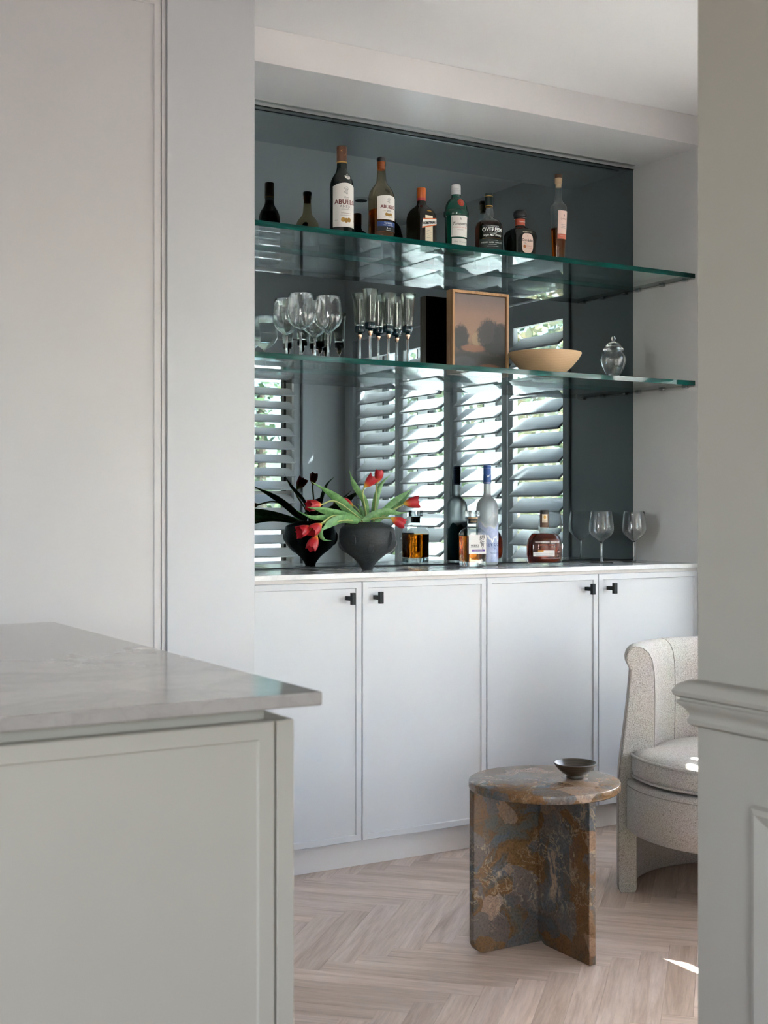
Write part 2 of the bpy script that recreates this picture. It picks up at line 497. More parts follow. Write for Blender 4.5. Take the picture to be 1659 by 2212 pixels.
def leaf_mat(name, a, b_, c):
    m, nt, b = mat_new(name)
    n = noise(nt, coords(nt), 5.0, 3)
    nt.links.new(ramp(nt, n.outputs[0], [(0.3, a), (0.5, b_), (0.68, c)]), b.inputs['Base Color'])
    b.inputs['Roughness'].default_value = 0.45
    b.inputs['Subsurface Weight'].default_value = 0.0
    return m
M['leaf1'] = leaf_mat('garden_leaf', (0.05, 0.09, 0.04), (0.12, 0.19, 0.08), (0.30, 0.34, 0.18))
M['leaf2'] = leaf_mat('autumn_leaf', (0.12, 0.15, 0.07), (0.32, 0.31, 0.15), (0.45, 0.31, 0.17))
M['bark'] = paint('bark', (0.10, 0.07, 0.05), 0.9, 0.4)
def tree(loc, h, rx, mat, label, n=2600, base=0.25, seed=1, size=0.085):
    rnd = random.Random(seed)
    t = empty('garden_tree', loc)
    tag(t, label, 'tree', 'trees outside the shuttered windows')
    vs, fs = [], []
    for i in range(n):
        # clustered points inside a lumpy ellipsoid
        th, ph = rnd.uniform(0, 2 * PI), math.acos(rnd.uniform(-1, 1))
        rr = rnd.uniform(0.55, 1.0) * (1 + 0.22 * math.sin(3 * th + seed) * math.sin(2 * ph))
        c = Vector((rx * rr * math.sin(ph) * math.cos(th), rx * rr * math.sin(ph) * math.sin(th), (h - base) / 2 * rr * math.cos(ph) + (h + base) / 2))
        d = Vector((rnd.uniform(-1, 1), rnd.uniform(-1, 1), rnd.uniform(-1, 0.4))).normalized()
        s = d.cross(Vector((rnd.uniform(-1, 1), rnd.uniform(-1, 1), rnd.uniform(-1, 1)))).normalized()
        l = size * rnd.uniform(0.7, 1.3); w = l * 0.28
        k = len(vs)
        vs += [c - d * l / 2, c + s * w, c + d * l / 2, c - s * w]
        fs.append((k, k + 1, k + 2, k + 3))
    fo = pyd('foliage', vs, fs, mat, t, world=False)
    fo['kind'] = 'stuff'
    bm = bmesh.new()
    bmesh.ops.create_cone(bm, cap_ends=True, segments=10, radius1=0.09, radius2=0.045, depth=h * 0.6, matrix=Matrix.Translation((0, 0, h * 0.3)))
    from_bm('trunk', bm, M['bark'], t, world=False)
    return t
tree((5.5, 4.75, -0.16), 4.4, 0.5, M['leaf1'], 'tall tree shading the window panel nearest the bar', n=1300, base=3.4, seed=21, size=0.14)
tree((5.5, 3.30, -0.16), 5.1, 0.30, M['leaf1'], 'slender tall tree shading the window panel beside the corner', n=3600, base=3.2, seed=22, size=0.15)
tree((5.9, 0.75, -0.16), 3.3, 0.85, M['leaf2'], 'golden leaved tree seen through the shutter panel nearest the bar', n=3200, seed=3)
tree((6.3, -1.05, -0.16), 3.5, 0.95, M['leaf1'], 'green tree seen through the middle of the long shuttered window', n=3600, seed=5)
tree((7.9, 0.9, -0.16), 3.9, 0.95, M['leaf1'], 'green tree standing behind the golden one', n=3000, seed=8)
tree((4.5, -3.6, -0.16), 3.6, 0.85, M['leaf1'], 'leafy tree behind the garden wall outside the window beside the passage', n=3000, seed=11)
tree((6.1, -5.2, -0.16), 4.4, 1.25, M['leaf1'], 'bushy tree further off outside the window beside the passage', n=3600, seed=13)

# ================================================================== bar joinery
YD = 3.576          # door faces
struct(box('trim_7', 1.52, XW, YM - 0.003, YM + 0.005, 2.4712, 2.4752, M['black']))      # black gasket above the mirror
mi = box('mirror', 1.52, XW - 0.001, YM, YM + 0.02, 0.941, 2.471, M['mirror'])
tag(mi, 'smoky dark mirror lining the whole back of the bar niche', 'mirror')
struct(box('trim_8', 1.52, XW, YM - 0.0005, YM + 0.005, 0.937, 0.941, M['black']))
lc = box('light_channel', 1.52, XW - 0.04, 3.884, 3.900, 2.4722, 2.4752, M['steel'], None, 0.0005, 1)
tag(lc, 'slim metal light channel set in the soffit in front of the mirror', 'light fitting')

# glass shelves
M['shelf_glass'] = thin_glass('shelf_glass', (0.86, 0.95, 0.92), 1.5)
m, nt, b = mat_new('green_glass_edge')
n = noise(nt, coords(nt, (3, 30, 30)), 3.0, 4)
nt.links.new(ramp(nt, n.outputs[0], [(0.35, (0.0, 0.028, 0.024)), (0.6, (0.001, 0.058, 0.048)), (0.78, (0.003, 0.11, 0.092))]), b.inputs['Base Color'])
b.inputs['Roughness'].default_value = 0.08
b.inputs['Specular IOR Level'].default_value = 0.35
M['shelf_edge'] = m
def shelf(z0, label):
    bm = bmesh.new()
    bm_box(bm, 1.52, XW - 0.002, 3.595, YM - 0.0015, z0, z0 + 0.017)
    me = bpy.data.meshes.new('glass_shelf'); bm.to_mesh(me); bm.free()
    me.materials.append(M['shelf_glass']); me.materials.append(M['shelf_edge'])
    for p in me.polygons: p.material_index = 0 if abs(p.normal.z) > 0.9 else 1
    o = link('glass_shelf', me)
    tag(o, label, 'shelf', 'glass shelves of the bar')
    for y in (3.64, 3.765, 3.90):
        box('support_clip', XW - 0.016, XW - 0.0005, y - 0.011, y + 0.011, z0 - 0.007, z0 - 0.0005, M['steel'], o, 0.001, 1)
    box('support_rail', XW - 0.005, XW - 0.0005, 3.60, YM - 0.004, z0 - 0.004, z0 - 0.0005, M['cabin'], o)
    return o
SH1, SH2 = 1.994, 1.596
shelf(SH1, 'upper green-edged glass shelf carrying a row of spirit bottles')
shelf(SH2, 'lower green-edged glass shelf carrying glasses, a small painting and a wooden bowl')
T1, T2, TC = SH1 + 0.017, SH2 + 0.017, 0.937

# worktop and cabinets
wt = box('marble_worktop', 1.52, XW - 0.001, 3.571, YM - 0.001, 0.921, TC, M['marble'], None, 0.0012, 1)
tag(wt, 'thin white marble worktop running under the mirror on the bar cabinets', 'worktop')

def shaker(name, x0, x1, z0, z1, y, fw, mat, parent, depth=0.02, rec=0.005, world=True):
    """door facing -y with a thin raised frame round a flat recessed panel"""
    xs = (x0, x0 + fw, x1 - fw, x1); zs = (z0, z0 + fw, z1 - fw, z1)
    e = 0.0018
    vs, fs = [], []
    def loop(ix, iz, yy): 
        k = len(vs)
        vs.extend([(ix[0], yy, iz[0]), (ix[1], yy, iz[0]), (ix[1], yy, iz[1]), (ix[0], yy, iz[1])])
        return k
    a = loop((x0, x1), (z0, z1), y + depth)
    b_ = loop((x0, x1), (z0, z1), y + e)
    c = loop((x0 + e, x1 - e), (z0 + e, z1 - e), y)
    d = loop((xs[1] - e, xs[2] + e), (zs[1] - e, zs[2] + e), y)
    f = loop((xs[1], xs[2]), (zs[1], zs[2]), y + rec)
    for p, q in ((a, b_), (b_, c), (c, d), (d, f)):
        for i in range(4):
            j = (i + 1) % 4
            fs.append((p + i, p + j, q + j, q + i))
    fs.append((f, f + 1, f + 2, f + 3)); fs.append((a + 3, a + 2, a + 1, a))
    return pyd(name, vs, fs, mat, parent, world=world)

def tknob(x, z, parent, y=YD):
    bm = bmesh.new()
    bm_box(bm, x - 0.0065, x + 0.0065, y - 0.027, y + 0.004, z - 0.0065, z + 0.0065)
    bm_box(bm, x - 0.0065, x + 0.0065, y - 0.040, y - 0.027, z - 0.0185, z + 0.0185)
    return from_bm('knob', bm, M['black'], parent)

DX = [1.543, 2.019, 2.4955, 2.972, 3.448]
knobs = [1.967, 2.067, 2.920, 3.018]
clab = ['white bar cabinet under the vase and decanter, its two knobs side by side', 'white bar cabinet under the amber bottle and two wine glasses, behind the marble table']
for c in range(2):
    xa, xb = DX[2 * c], DX[2 * c + 2]
    cb = empty('bar_cabinet', ((xa + xb) / 2, 3.76, 0))
    tag(cb, clab[c], 'cabinet', 'white cabinets under the bar worktop')
    box('carcass', xa + 0.001, xb - 0.001, 3.600, YM - 0.002, 0.094, 0.9205, M['cabin'], cb)
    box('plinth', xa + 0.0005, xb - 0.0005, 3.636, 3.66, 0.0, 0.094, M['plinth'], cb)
    box('finger_rail', xa + 0.0005, xb - 0.0005, 3.583, 3.600, 0.9095, 0.9205, M['cabin'], cb)
    for k in range(2):
        i = 2 * c + k
        d = shaker('door', DX[i] + 0.0015, DX[i + 1] - 0.0015, 0.0945, 0.909, YD, 0.0215, M['cab'], cb)
        kb = tknob(knobs[i], 0.859, d)
        kb['label'] = 'black square T-shaped knob'

# tall cabinet on the left with its end panel
YP = 3.30
tc = empty('tall_cabinet', (0.9, 3.6, 0))
tag(tc, 'tall pinkish-white pantry cabinet with thin framed doors behind the kitchen island', 'cabinet')
box('carcass', -1.2, 1.249, YP + 0.022, 3.935, 0.09, 2.50, M['cabin'], tc)
box('top_filler', -1.2, 1.262, YP + 0.004, 3.935, 2.503, ZC - 0.0005, M['panel'], tc)
box('plinth', -1.2, 1.262, YP + 0.06, 3.9, 0.0, 0.09, M['panel'], tc)
shaker('door', 0.552, 1.2475, 0.092, 2.4995, YP, 0.020, M['panel'], tc)
shaker('door', -0.15, 0.549, 0.092, 2.4995, YP, 0.020, M['panel'], tc)
shaker('door', -1.19, -0.153, 0.092, 2.4995, YP, 0.020, M['panel'], tc)
box('gable', 1.2495, 1.2575, YP - 0.001, 3.935, 0.0, 2.503, M['panel'], tc)
ep = box('end_panel', 1.2635, 1.518, YP - 0.006, 3.935, 0.0, ZC - 0.0005, M['filler'], tc, 0.001, 1)
ep['label'] = 'plain white end panel of the tall cabinet'
box('shadow_gap', 1.2575, 1.2635, YP + 0.006, YP + 0.03, 0.0, ZC - 0.0005, M['panel'], tc)

# kitchen island
IX, IY0, IY1, IZ = 0.796, 1.515, 2.735, 0.90
isl = empty('kitchen_island', (-0.3, 2.1, 0))
tag(isl, 'greenish-beige kitchen island with framed door panel in the left foreground', 'kitchen island')
box('body', -1.9, 0.728, 1.565, 2.70, 0.09, 0.8815, M['island'], isl)
box('plinth', -1.9, 0.72, 1.60, 2.66, 0.0, 0.09, M['island'], isl)
ep = box('end_panel', 0.7415, 0.7665, 1.540, 2.71, 0.0, 0.863, M['island'], isl, 0.0012, 1)
box('end_core', 0.728, 0.7415, 1.58, 2.70, 0.0, 0.8815, M['island'], isl)
shaker('door', 0.02, 0.7388, 0.10, 0.8628, 1.540, 0.0245, M['island'], isl, rec=0.004)
shaker('door', -0.70, 0.017, 0.10, 0.8628, 1.540, 0.0245, M['island'], isl, rec=0.004)
shaker('door', -1.42, -0.703, 0.10, 0.8628, 1.540, 0.0245, M['island'], isl, rec=0.004)
io = box('island_worktop', -1.95, IX, IY0, IY1, 0.882, IZ, M['marble_island'], None, 0.0025, 2)
tag(io, 'polished grey-white marble slab on top of the kitchen island', 'worktop')

# downlights in the ceiling
for (x, y, lab) in ((2.987, 2.578, 'small recessed ceiling downlight reflected in the mirror between the two rum bottles'),):
    t = empty('downlight', (x, y, ZC)); tag(t, lab, 'downlight')
    bm = bmesh.new()
    bmesh.ops.create_cone(bm, cap_ends=True, segments=28, radius1=0.046, radius2=0.05, depth=0.006, matrix=Matrix.Translation((x, y, ZC - 0.003)))
    from_bm('ring', bm, M['ceiling'], t)
    bm = bmesh.new()
    bmesh.ops.create_cone(bm, cap_ends=True, segments=24, radius1=0.028, radius2=0.028, depth=0.002, matrix=Matrix.Translation((x, y, ZC - 0.0072)))
    from_bm('lens', bm, M['black'], t)

# ================================================================== generic shape builders
def lathe(name, prof, mat, parent, K=40, world=False, smooth=True, ang=38):
    """prof rows: (r, z[, exponent n[, y scale]]) ; superelliptic sections"""
    vs, fs = [], []
    rows = []
    for p in prof:
        r, z = p[0], p[1]
        nn = p[2] if len(p) > 2 else 2.0
        ys = p[3] if len(p) > 3 else 1.0
        if r < 1e-6:
            rows.append([len(vs)]); vs.append((0, 0, z)); continue
        row = []
        for i in range(K):
            a = 2 * PI * i / K
            c, s = math.cos(a), math.sin(a)
            x = math.copysign(abs(c) ** (2 / nn), c); y = math.copysign(abs(s) ** (2 / nn), s)
            row.append(len(vs)); vs.append((r * x, r * y * ys, z))
        rows.append(row)
    for a, b_ in zip(rows, rows[1:]):
        if len(a) == 1 and len(b_) == 1: continue
        for i in range(K):
            j = (i + 1) % K
            if len(a) == 1: fs.append((a[0], b_[j], b_[i]))
            elif len(b_) == 1: fs.append((a[i], a[j], b_[0]))
            else: fs.append((a[i], a[j], b_[j], b_[i]))
    o = pyd(name, vs, fs, mat, parent, smooth, world)
    if smooth: auto_smooth(o, ang)
    return o

def crv(pts, n):
    """Catmull-Rom samples through points"""
    P = [Vector(p) for p in pts]
    P = [P[0] * 2 - P[1]] + P + [P[-1] * 2 - P[-2]]
    out = []
    segs = len(P) - 3
    for s in range(segs):
        a, b_, c, d = P[s:s + 4]
        for i in range(n):
            t = i / n
            out.append(0.5 * ((2 * b_) + (c - a) * t + (2 * a - 5 * b_ + 4 * c - d) * t * t + (3 * b_ - a - 3 * c + d) * t ** 3))
    out.append(P[-2].copy())
    return out

def tube(name, pts, rad, mat, parent, K=8, world=True, closed=False):
    pts = [Vector(p) for p in pts]
    N = len(pts)
    vs, fs = [], []
    ref = Vector((0.31, 0.12, 0.94)).normalized()
    for i, p in enumerate(pts):
        a = pts[(i - 1) % N] if (closed or i) else pts[i]
        b_ = pts[(i + 1) % N] if (closed or i < N - 1) else pts[i]
        t = (b_ - a).normalized()
        u_ = t.cross(ref)
        if u_.length < 1e-3: u_ = t.cross(Vector((1, 0, 0)))
        u_.normalize(); v_ = t.cross(u_)
        r = rad(i / (N - 1)) if callable(rad) else rad
        for k in range(K):
            q = 2 * PI * k / K
            vs.append(p + (u_ * math.cos(q) + v_ * math.sin(q)) * r)
    M_ = N if closed else N - 1
    for i in range(M_):
        for k in range(K):
            j, l = (i + 1) % N, (k + 1) % K
            fs.append((i * K + k, i * K + l, j * K + l, j * K + k))
    if not closed:
        fs.append(tuple(range(K - 1, -1, -1))); fs.append(tuple(range((N - 1) * K, N * K)))
    return pyd(name, vs, fs, mat, parent, True, world)

# ================================================================== marble side table
def breccia():
    m, nt, b = mat_new('brown_breccia_marble')
    v0 = coords(nt, (1, 1, 1))
    wob = noise(nt, v0, 9.0, 4, 0.6)
    sub = nd(nt, 'VectorMath', {0: wob.outputs[1], 1: (0.5, 0.5, 0.5)}, operation='SUBTRACT')
    scl = nd(nt, 'VectorMath', {0: sub.outputs[0], 3: 0.10}, operation='SCALE')
    vec = nd(nt, 'VectorMath', {0: v0, 1: scl.outputs[0]}, operation='ADD').outputs[0]
    big = noise(nt, vec, 5.0, 9, 0.66, 0.5)
    base = ramp(nt, big.outputs[0], [(0.30, (0.075, 0.088, 0.100)), (0.41, (0.105, 0.095, 0.075)), (0.47, (0.125, 0.066, 0.026)), (0.54, (0.18, 0.095, 0.038)), (0.58, (0.10, 0.075, 0.048)), (0.65, (0.105, 0.115, 0.125)), (0.70, (0.42, 0.31, 0.225))])
    vo = nd(nt, 'TexVoronoi', {'Vector': vec, 'Scale': 15.0, 'Randomness': 1.0})
    sepc = nd(nt, 'SeparateColor', {0: vo.outputs['Color']})
    clast = ramp(nt, sepc.outputs[0], [(0.0, (0.085, 0.105, 0.125)), (0.3, (0.14, 0.15, 0.16)), (0.55, (0.19, 0.085, 0.03)), (0.75, (0.33, 0.22, 0.15)), (0.9, (0.42, 0.30, 0.24))], 'CONSTANT')
    msk = ramp(nt, sepc.outputs[1], [(0.0, (0, 0, 0)), (0.52, (0, 0, 0)), (0.55, (0.85, 0.85, 0.85)), (1, (0.85, 0.85, 0.85))])
    mk = nd(nt, 'Math', {0: msk, 1: 0.60}, operation='MULTIPLY')
    col = mixc(nt, mk.outputs[0], base, clast)
    vn = noise(nt, vec, 10.0, 6, 0.6, 1.2)
    vein = ramp(nt, vn.outputs[0], [(0.482, (0, 0, 0)), (0.5, (0.55, 0.55, 0.55)), (0.518, (0, 0, 0))])
    gate = ramp(nt, noise(nt, v0, 5.0, 2).outputs[0], [(0.45, (0, 0, 0)), (0.6, (1, 1, 1))])
    vk = nd(nt, 'Math', {0: vein, 1: gate}, operation='MULTIPLY')
    col = mixc(nt, vk.outputs[0], col, (0.52, 0.40, 0.27))
    sp = noise(nt, v0, 160.0, 3, 0.7)
    spk = ramp(nt, sp.outputs[0], [(0.36, (0.55, 0.55, 0.55)), (0.5, (1, 1, 1)), (0.68, (1.25, 1.2, 1.1))])
    col = mixc(nt, 0.7, col, mixc(nt, 1.0, col, spk, 'MULTIPLY'))
    nt.links.new(col, b.inputs['Base Color'])
    b.inputs['Roughness'].default_value = 0.27
    b.inputs['Specular IOR Level'].default_value = 0.5
    return m
M['breccia'] = breccia()
TX, TY, TR, TZ = 2.030, 2.655, 0.192, 0.45
tb = empty('side_table', (TX, TY, 0))
tag(tb, 'round brown and slate-blue marble side table on slab legs', 'table')
lathe('top', [(0, TZ - 0.021), (TR - 0.003, TZ - 0.021), (TR - 0.0008, TZ - 0.0195), (TR, TZ - 0.017), (TR, TZ - 0.004), (TR - 0.001, TZ - 0.0012), (TR - 0.003, TZ), (0, TZ)], M['breccia'], tb, 96)
def slab_leg(x0, x1, y0, y1, axis, rnd_lo, r=0.036, z1=TZ - 0.021):
    """vertical slab with one rounded bottom corner; rnd_lo: the corner at the low end of the long axis"""
    lo, hi = (x0, x1) if axis == 'X' else (y0, y1)
    pts = []
    arc = [(1 - math.cos(a), 1 - math.sin(a)) for a in [PI / 2 * i / 8 for i in range(9)]]
    if rnd_lo:
        pts = [(lo + r * c, r * s) for c, s in arc] + [(hi, 0), (hi, z1), (lo, z1)]
    else:
        pts = [(hi - r * c, r * s) for c, s in arc] + [(lo, 0), (lo, z1), (hi, z1)]
    n = len(pts)
    vs = []
    for off in ((y0, y1) if axis == 'X' else (x0, x1)):
        for (a, z) in pts: vs.append((a, off, z) if axis == 'X' else (off, a, z))
    fs = [tuple(range(n)), tuple(range(2 * n - 1, n - 1, -1))] + [(i, n + i, n + (i + 1) % n, (i + 1) % n) for i in range(n)]
    bm = bmesh.new()
    bv = [bm.verts.new(v_) for v_ in vs]
    for f in fs: bm.faces.new([bv[i] for i in f])
    bmesh.ops.recalc_face_normals(bm, faces=bm.faces[:])
    bmesh.ops.bevel(bm, geom=[e for e in bm.edges if len(e.link_faces) == 2 and e.calc_face_angle(0) > 1.0], offset=0.0012, segments=1, affect='EDGES')
    return from_bm('leg', bm, M['breccia'], tb)
slab_leg(1.884, 2.165, 2.757, 2.779, 'X', True)
slab_leg(2.086, 2.107, 2.545, 2.756, 'Y', False)

m, nt, b = mat_new('dark_bronze_glaze')
wv = nd(nt, 'TexWave', {'Vector': coords(nt), 'Scale': 55.0, 'Distortion': 1.5, 'Detail': 2.0}, bands_direction='Z')
nt.links.new(ramp(nt, wv.outputs[0], [(0.2, (0.018, 0.013, 0.008)), (0.8, (0.050, 0.036, 0.020))]), b.inputs['Base Color'])
b.inputs['Roughness'].default_value = 0.28; b.inputs['Specular IOR Level'].default_value = 0.7
M['bronze'] = m
bo = lathe('dark_bowl', [(0, 0.0), (0.0215, 0.0), (0.0225, 0.002), (0.0215, 0.007), (0.024, 0.0085), (0.036, 0.016), (0.043, 0.022), (0.0445, 0.0235), (0.045, 0.025), (0.0525, 0.034), (0.0552, 0.038), (0.0548, 0.0395), (0.053, 0.0392), (0.046, 0.031), (0.034, 0.020), (0.018, 0.0125), (0, 0.0105)], M['bronze'], None, 56)
bo.location = (2.114, 2.636, TZ)
tag(bo, 'small dark bronze glazed bowl on the marble side table', 'bowl')

# ================================================================== tub chair
m, nt, b = mat_new('boucle_fabric')
v0 = coords(nt)
nb = noise(nt, v0, 330.0, 3, 0.65, 0.6)
nl = noise(nt, v0, 8.0, 2)
c1 = ramp(nt, nb.outputs[0], [(0.30, (0.25, 0.215, 0.18)), (0.47, (0.50, 0.465, 0.425)), (0.66, (0.68, 0.65, 0.615))])
nt.links.new(mixc(nt, 0.10, c1, nl.outputs[1], 'OVERLAY'), b.inputs['Base Color'])
b.inputs['Roughness'].default_value = 1.0
b.inputs['Specular IOR Level'].default_value = 0.15
b.inputs['Sheen Weight'].default_value = 0.25
bp = nd(nt, 'Bump', {'Strength': 0.75, 'Distance': 0.004, 'Height': nb.outputs[0]})
nt.links.new(bp.outputs[0], b.inputs['Normal'])
M['boucle'] = m
CX, CY, CR = 2.885, 2.80, 0.375
CF = R(235)         # direction the chair faces
ch = empty('tub_chair', (CX, CY, 0))
tag(ch, 'light grey boucle tub chair half hidden behind the passage wall', 'chair')
sec = [(0.006, 0.0), (0.0, 0.010), (0.0, 0.10), (0.0, 0.20), (0.0, 0.30), (0.003, 0.36), (0.011, 0.43), (0.020, 0.50), (0.028, 0.57), (0.034, 0.63), (0.036, 0.660), (0.030, 0.672), (0.024, 0.684), (0.0225, 0.698), (0.027, 0.713), (0.037, 0.724), (0.052, 0.729), (0.070, 0.725), (0.088, 0.711), (0.099, 0.688), (0.105, 0.65), (0.107, 0.58), (0.106, 0.50), (0.104, 0.42), (0.100, 0.36), (0.085, 0.335), (0.056, 0.33), (0.054, 0.31), (0.054, 0.10), (0.054, 0.010), (0.048, 0.0)]
def ring_pt(t, o, z): return (CX + (CR - o) * math.cos(t), CY + (CR - o) * math.sin(t), z)
NT = 64
t0, t1 = R(-40), R(150)
vs, fs = [], []
ns = len(sec)
# slightly rounded ends: two extra stations pulled towards the section centre
st = [(t0, 0.93), (t0 + 0.004, 0.975), (t0 + 0.018, 1.0)] + [(t0 + 0.018 + (t1 - t0 - 0.036) * i / NT, 1.0) for i in range(1, NT)] + [(t1 - 0.018, 1.0), (t1 - 0.004, 0.975), (t1, 0.93)]
for (t, s) in st:
    for (o, z) in sec:
        oc = 0.055 if z < 0.33 else 0.065
        oc = 0.027 if z < 0.32 else oc
        vs.append(ring_pt(t, oc + (o - oc) * s, z if z < 0.33 else 0.5 + (z - 0.5) * (1 - (1 - s) * 0.12)))
for a in range(len(st) - 1):
    for i in range(ns):
        j = (i + 1) % ns
        fs.append((a * ns + i, a * ns + j, (a + 1) * ns + j, (a + 1) * ns + i))
fs.append(tuple(range(ns))); fs.append(tuple(range((len(st) - 1) * ns + ns - 1, (len(st) - 1) * ns - 1, -1)))
sh = pyd('back_shell', vs, fs, M['boucle'], ch, True); auto_smooth(sh, 60)
M['seam'] = plain('fabric_seam', (0.30, 0.27, 0.24), 1.0)
M['piping'] = M['boucle']
for tt in (t1 - 0.006, t0 + 0.006):
    tube('piping', [ring_pt(tt, o - 0.001, z) for (o, z) in sec[1:18]], 0.0014, M['seam'], ch, 6)
    tube('piping', [ring_pt(tt, o + 0.001, z) for (o, z) in sec[17:25]], 0.0014, M['seam'], ch, 6)
tube('seam', [ring_pt(R(96), o + 0.0005, z) for (o, z) in sec[15:25]], 0.0012, M['seam'], ch, 6)
# seat base
def disc(name, prof, rad, mat, K=96):
    vs, fs = [], []
    n = len(prof)
    for (ins, z) in prof:
        for i in range(K):
            t = 2 * PI * i / K
            r = max(0.0, rad(t) - ins)
            vs.append((CX + r * math.cos(t), CY + r * math.sin(t), z))
    for a in range(n - 1):
        for i in range(K):
            j = (i + 1) % K
            fs.append((a * K + i, a * K + j, (a + 1) * K + j, (a + 1) * K + i))
    fs.append(tuple(range(K - 1, -1, -1))); fs.append(tuple(range((n - 1) * K, n * K)))
    o = pyd(name, vs, fs, mat, ch, True); auto_smooth(o, 50)
    return o
def fr_(t, front, back):
    s = 0.5 + 0.5 * math.tanh((math.cos(t - CF) + 0.03) * 14)      # 1 at the front
    return back + (front - back) * s
disc('seat_base', [(0.02, 0.186), (0.006, 0.187), (0.0, 0.193), (0.0, 0.26), (0.0, 0.330), (0.004, 0.336), (0.02, 0.338)], lambda t: fr_(t, 0.352, 0.33), M['boucle'])
crad = lambda t: fr_(t, 0.338, 0.268)
disc('cushion', [(0.03, 0.340), (0.010, 0.343), (0.002, 0.352), (-0.002, 0.375), (-0.001, 0.400), (0.004, 0.413), (0.016, 0.422), (0.05, 0.429), (0.12, 0.434), (0.2, 0.436)], crad, M['boucle'])
for (ins, z, r) in ((-0.001, 0.411, 0.0042), (0.0, 0.351, 0.0038)):
    tube('piping', [(CX + (crad(t) - ins) * math.cos(t), CY + (crad(t) - ins) * math.sin(t), z) for t in [2 * PI * i / 120 for i in range(120)]], r, M['boucle'], ch, 8, closed=True)
tube('seam', [(CX + 0.3525 * math.cos(t), CY + 0.3525 * math.sin(t), 0.322) for t in [R(152) + R(166) * i / 60 for i in range(61)]], 0.0012, M['seam'], ch, 6)

# ================================================================== things on the shelves and worktop
CAMA = lambda x, y: math.atan2(-y, -x)          # direction from a thing to the viewpoint side of the room
def stand(name, x, y, z, turn, label, cat, group=None):
    """Empty whose local -y faces the room, turned by `turn` degrees"""
    t = empty(name, (x, y, z), CAMA(x, y) + R(90 + turn))
    return tag(t, label, cat, group)

_txt = {}
def text_flat(body, size, bold=0.0, shear=0.0, space=1.0):
    key = (body, size, bold, shear, space)
    if key in _txt: return _txt[key]
    c = bpy.data.curves.new('lettering', 'FONT')
    c.body = body; c.size = size; c.align_x = 'CENTER'; c.align_y = 'CENTER'
    c.offset = bold; c.shear = shear; c.space_character = space; c.resolution_u = 2
    o = bpy.data.objects.new('lettering_tmp', c)
    me = bpy.data.meshes.new_from_object(o)
    vs = [(v.co.x, v.co.y) for v in me.vertices]
    fs = [tuple(p.vertices) for p in me.polygons]
    bpy.data.objects.remove(o); bpy.data.curves.remove(c); bpy.data.meshes.remove(me)
    _txt[key] = (vs, fs)
    return vs, fs

class Surf:
    """maps flat label coordinates (s across, z up) onto a bottle side; local -y is the front"""
    def __init__(self, kind, a, b=None, n=2.0):
        self.k, self.a, self.b, self.n = kind, a, b, n
    def at(self, s, z, off):
        if self.k == 'round':
            r = self.a(z) if callable(self.a) else self.a
            t = s / r
            return ((r + off) * math.sin(t), -(r + off) * math.cos(t), z)
        if self.k == 'flat':
            return (s, -(self.a + off), z)
        if self.k == 'super':
            q = min(0.999, abs(s / self.a))
            return (s, -(self.b * (1 - q ** self.n) ** (1 / self.n)) - off, z)

def put(name, flat, fs, surf, s0, z0, off, mat, parent):
    return pyd(name, [surf.at(s0 + x, z0 + y, off) for (x, y) in flat], fs, mat, parent, world=False)

def letter(parent, surf, body, size, s, z, mat, bold=0.0, shear=0.0, space=1.0, off=0.0009, rot=0.0, sx=1.0):
    vs, fs = text_flat(body, size, bold, shear, space)
    if rot or sx != 1.0:
        c, sn = math.cos(rot), math.sin(rot)
        vs = [((x * sx) * c - y * sn, (x * sx) * sn + y * c) for x, y in vs]
    return put('lettering', vs, fs, surf, s, z, off, mat, parent)

def patch(name, parent, surf, s0, s1, z0, z1, mat, off=0.0005, ns=20, nz=6, top=None, bot=None):
    flat, fs = [], []
    for j in range(nz + 1):
        for i in range(ns + 1):
            f = i / ns
            a = z0 + (bot(f) if bot else 0); b_ = z1 + (top(f) if top else 0)
            flat.append((s0 + (s1 - s0) * f, a + (b_ - a) * j / nz))
    for j in range(nz):
        for i in range(ns):
            k = j * (ns + 1) + i
            fs.append((k, k + 1, k + ns + 2, k + ns + 1))
    o = put(name, flat, fs, surf, 0, 0, off, mat, parent)
    o.data.polygons.foreach_set('use_smooth', [True] * len(o.data.polygons))
    return o

def oval(name, parent, surf, s, z, rs, rz, mat, off=0.0006, K=28):
    flat = [(0, 0)] + [(rs * math.cos(2 * PI * i / K) * 0.5, rz * math.sin(2 * PI * i / K) * 0.5) for i in range(K)] + [(rs * math.cos(2 * PI * i / K), rz * math.sin(2 * PI * i / K)) for i in range(K)]
    fs = [(0, 1 + i, 1 + (i + 1) % K) for i in range(K)] + [(1 + i, 1 + K + i, 1 + K + (i + 1) % K, 1 + (i + 1) % K) for i in range(K)]
    return put(name, flat, fs, surf, s, z, off, mat, parent)

def poly(name, parent, surf, polys, s, z, mat, off=0.0009):
    flat, fs = [], []
    for p in polys:
        k = len(flat); flat += p; fs.append(tuple(range(k, k + len(p))))
    return put(name, flat, fs, surf, s, z, off, mat, parent)

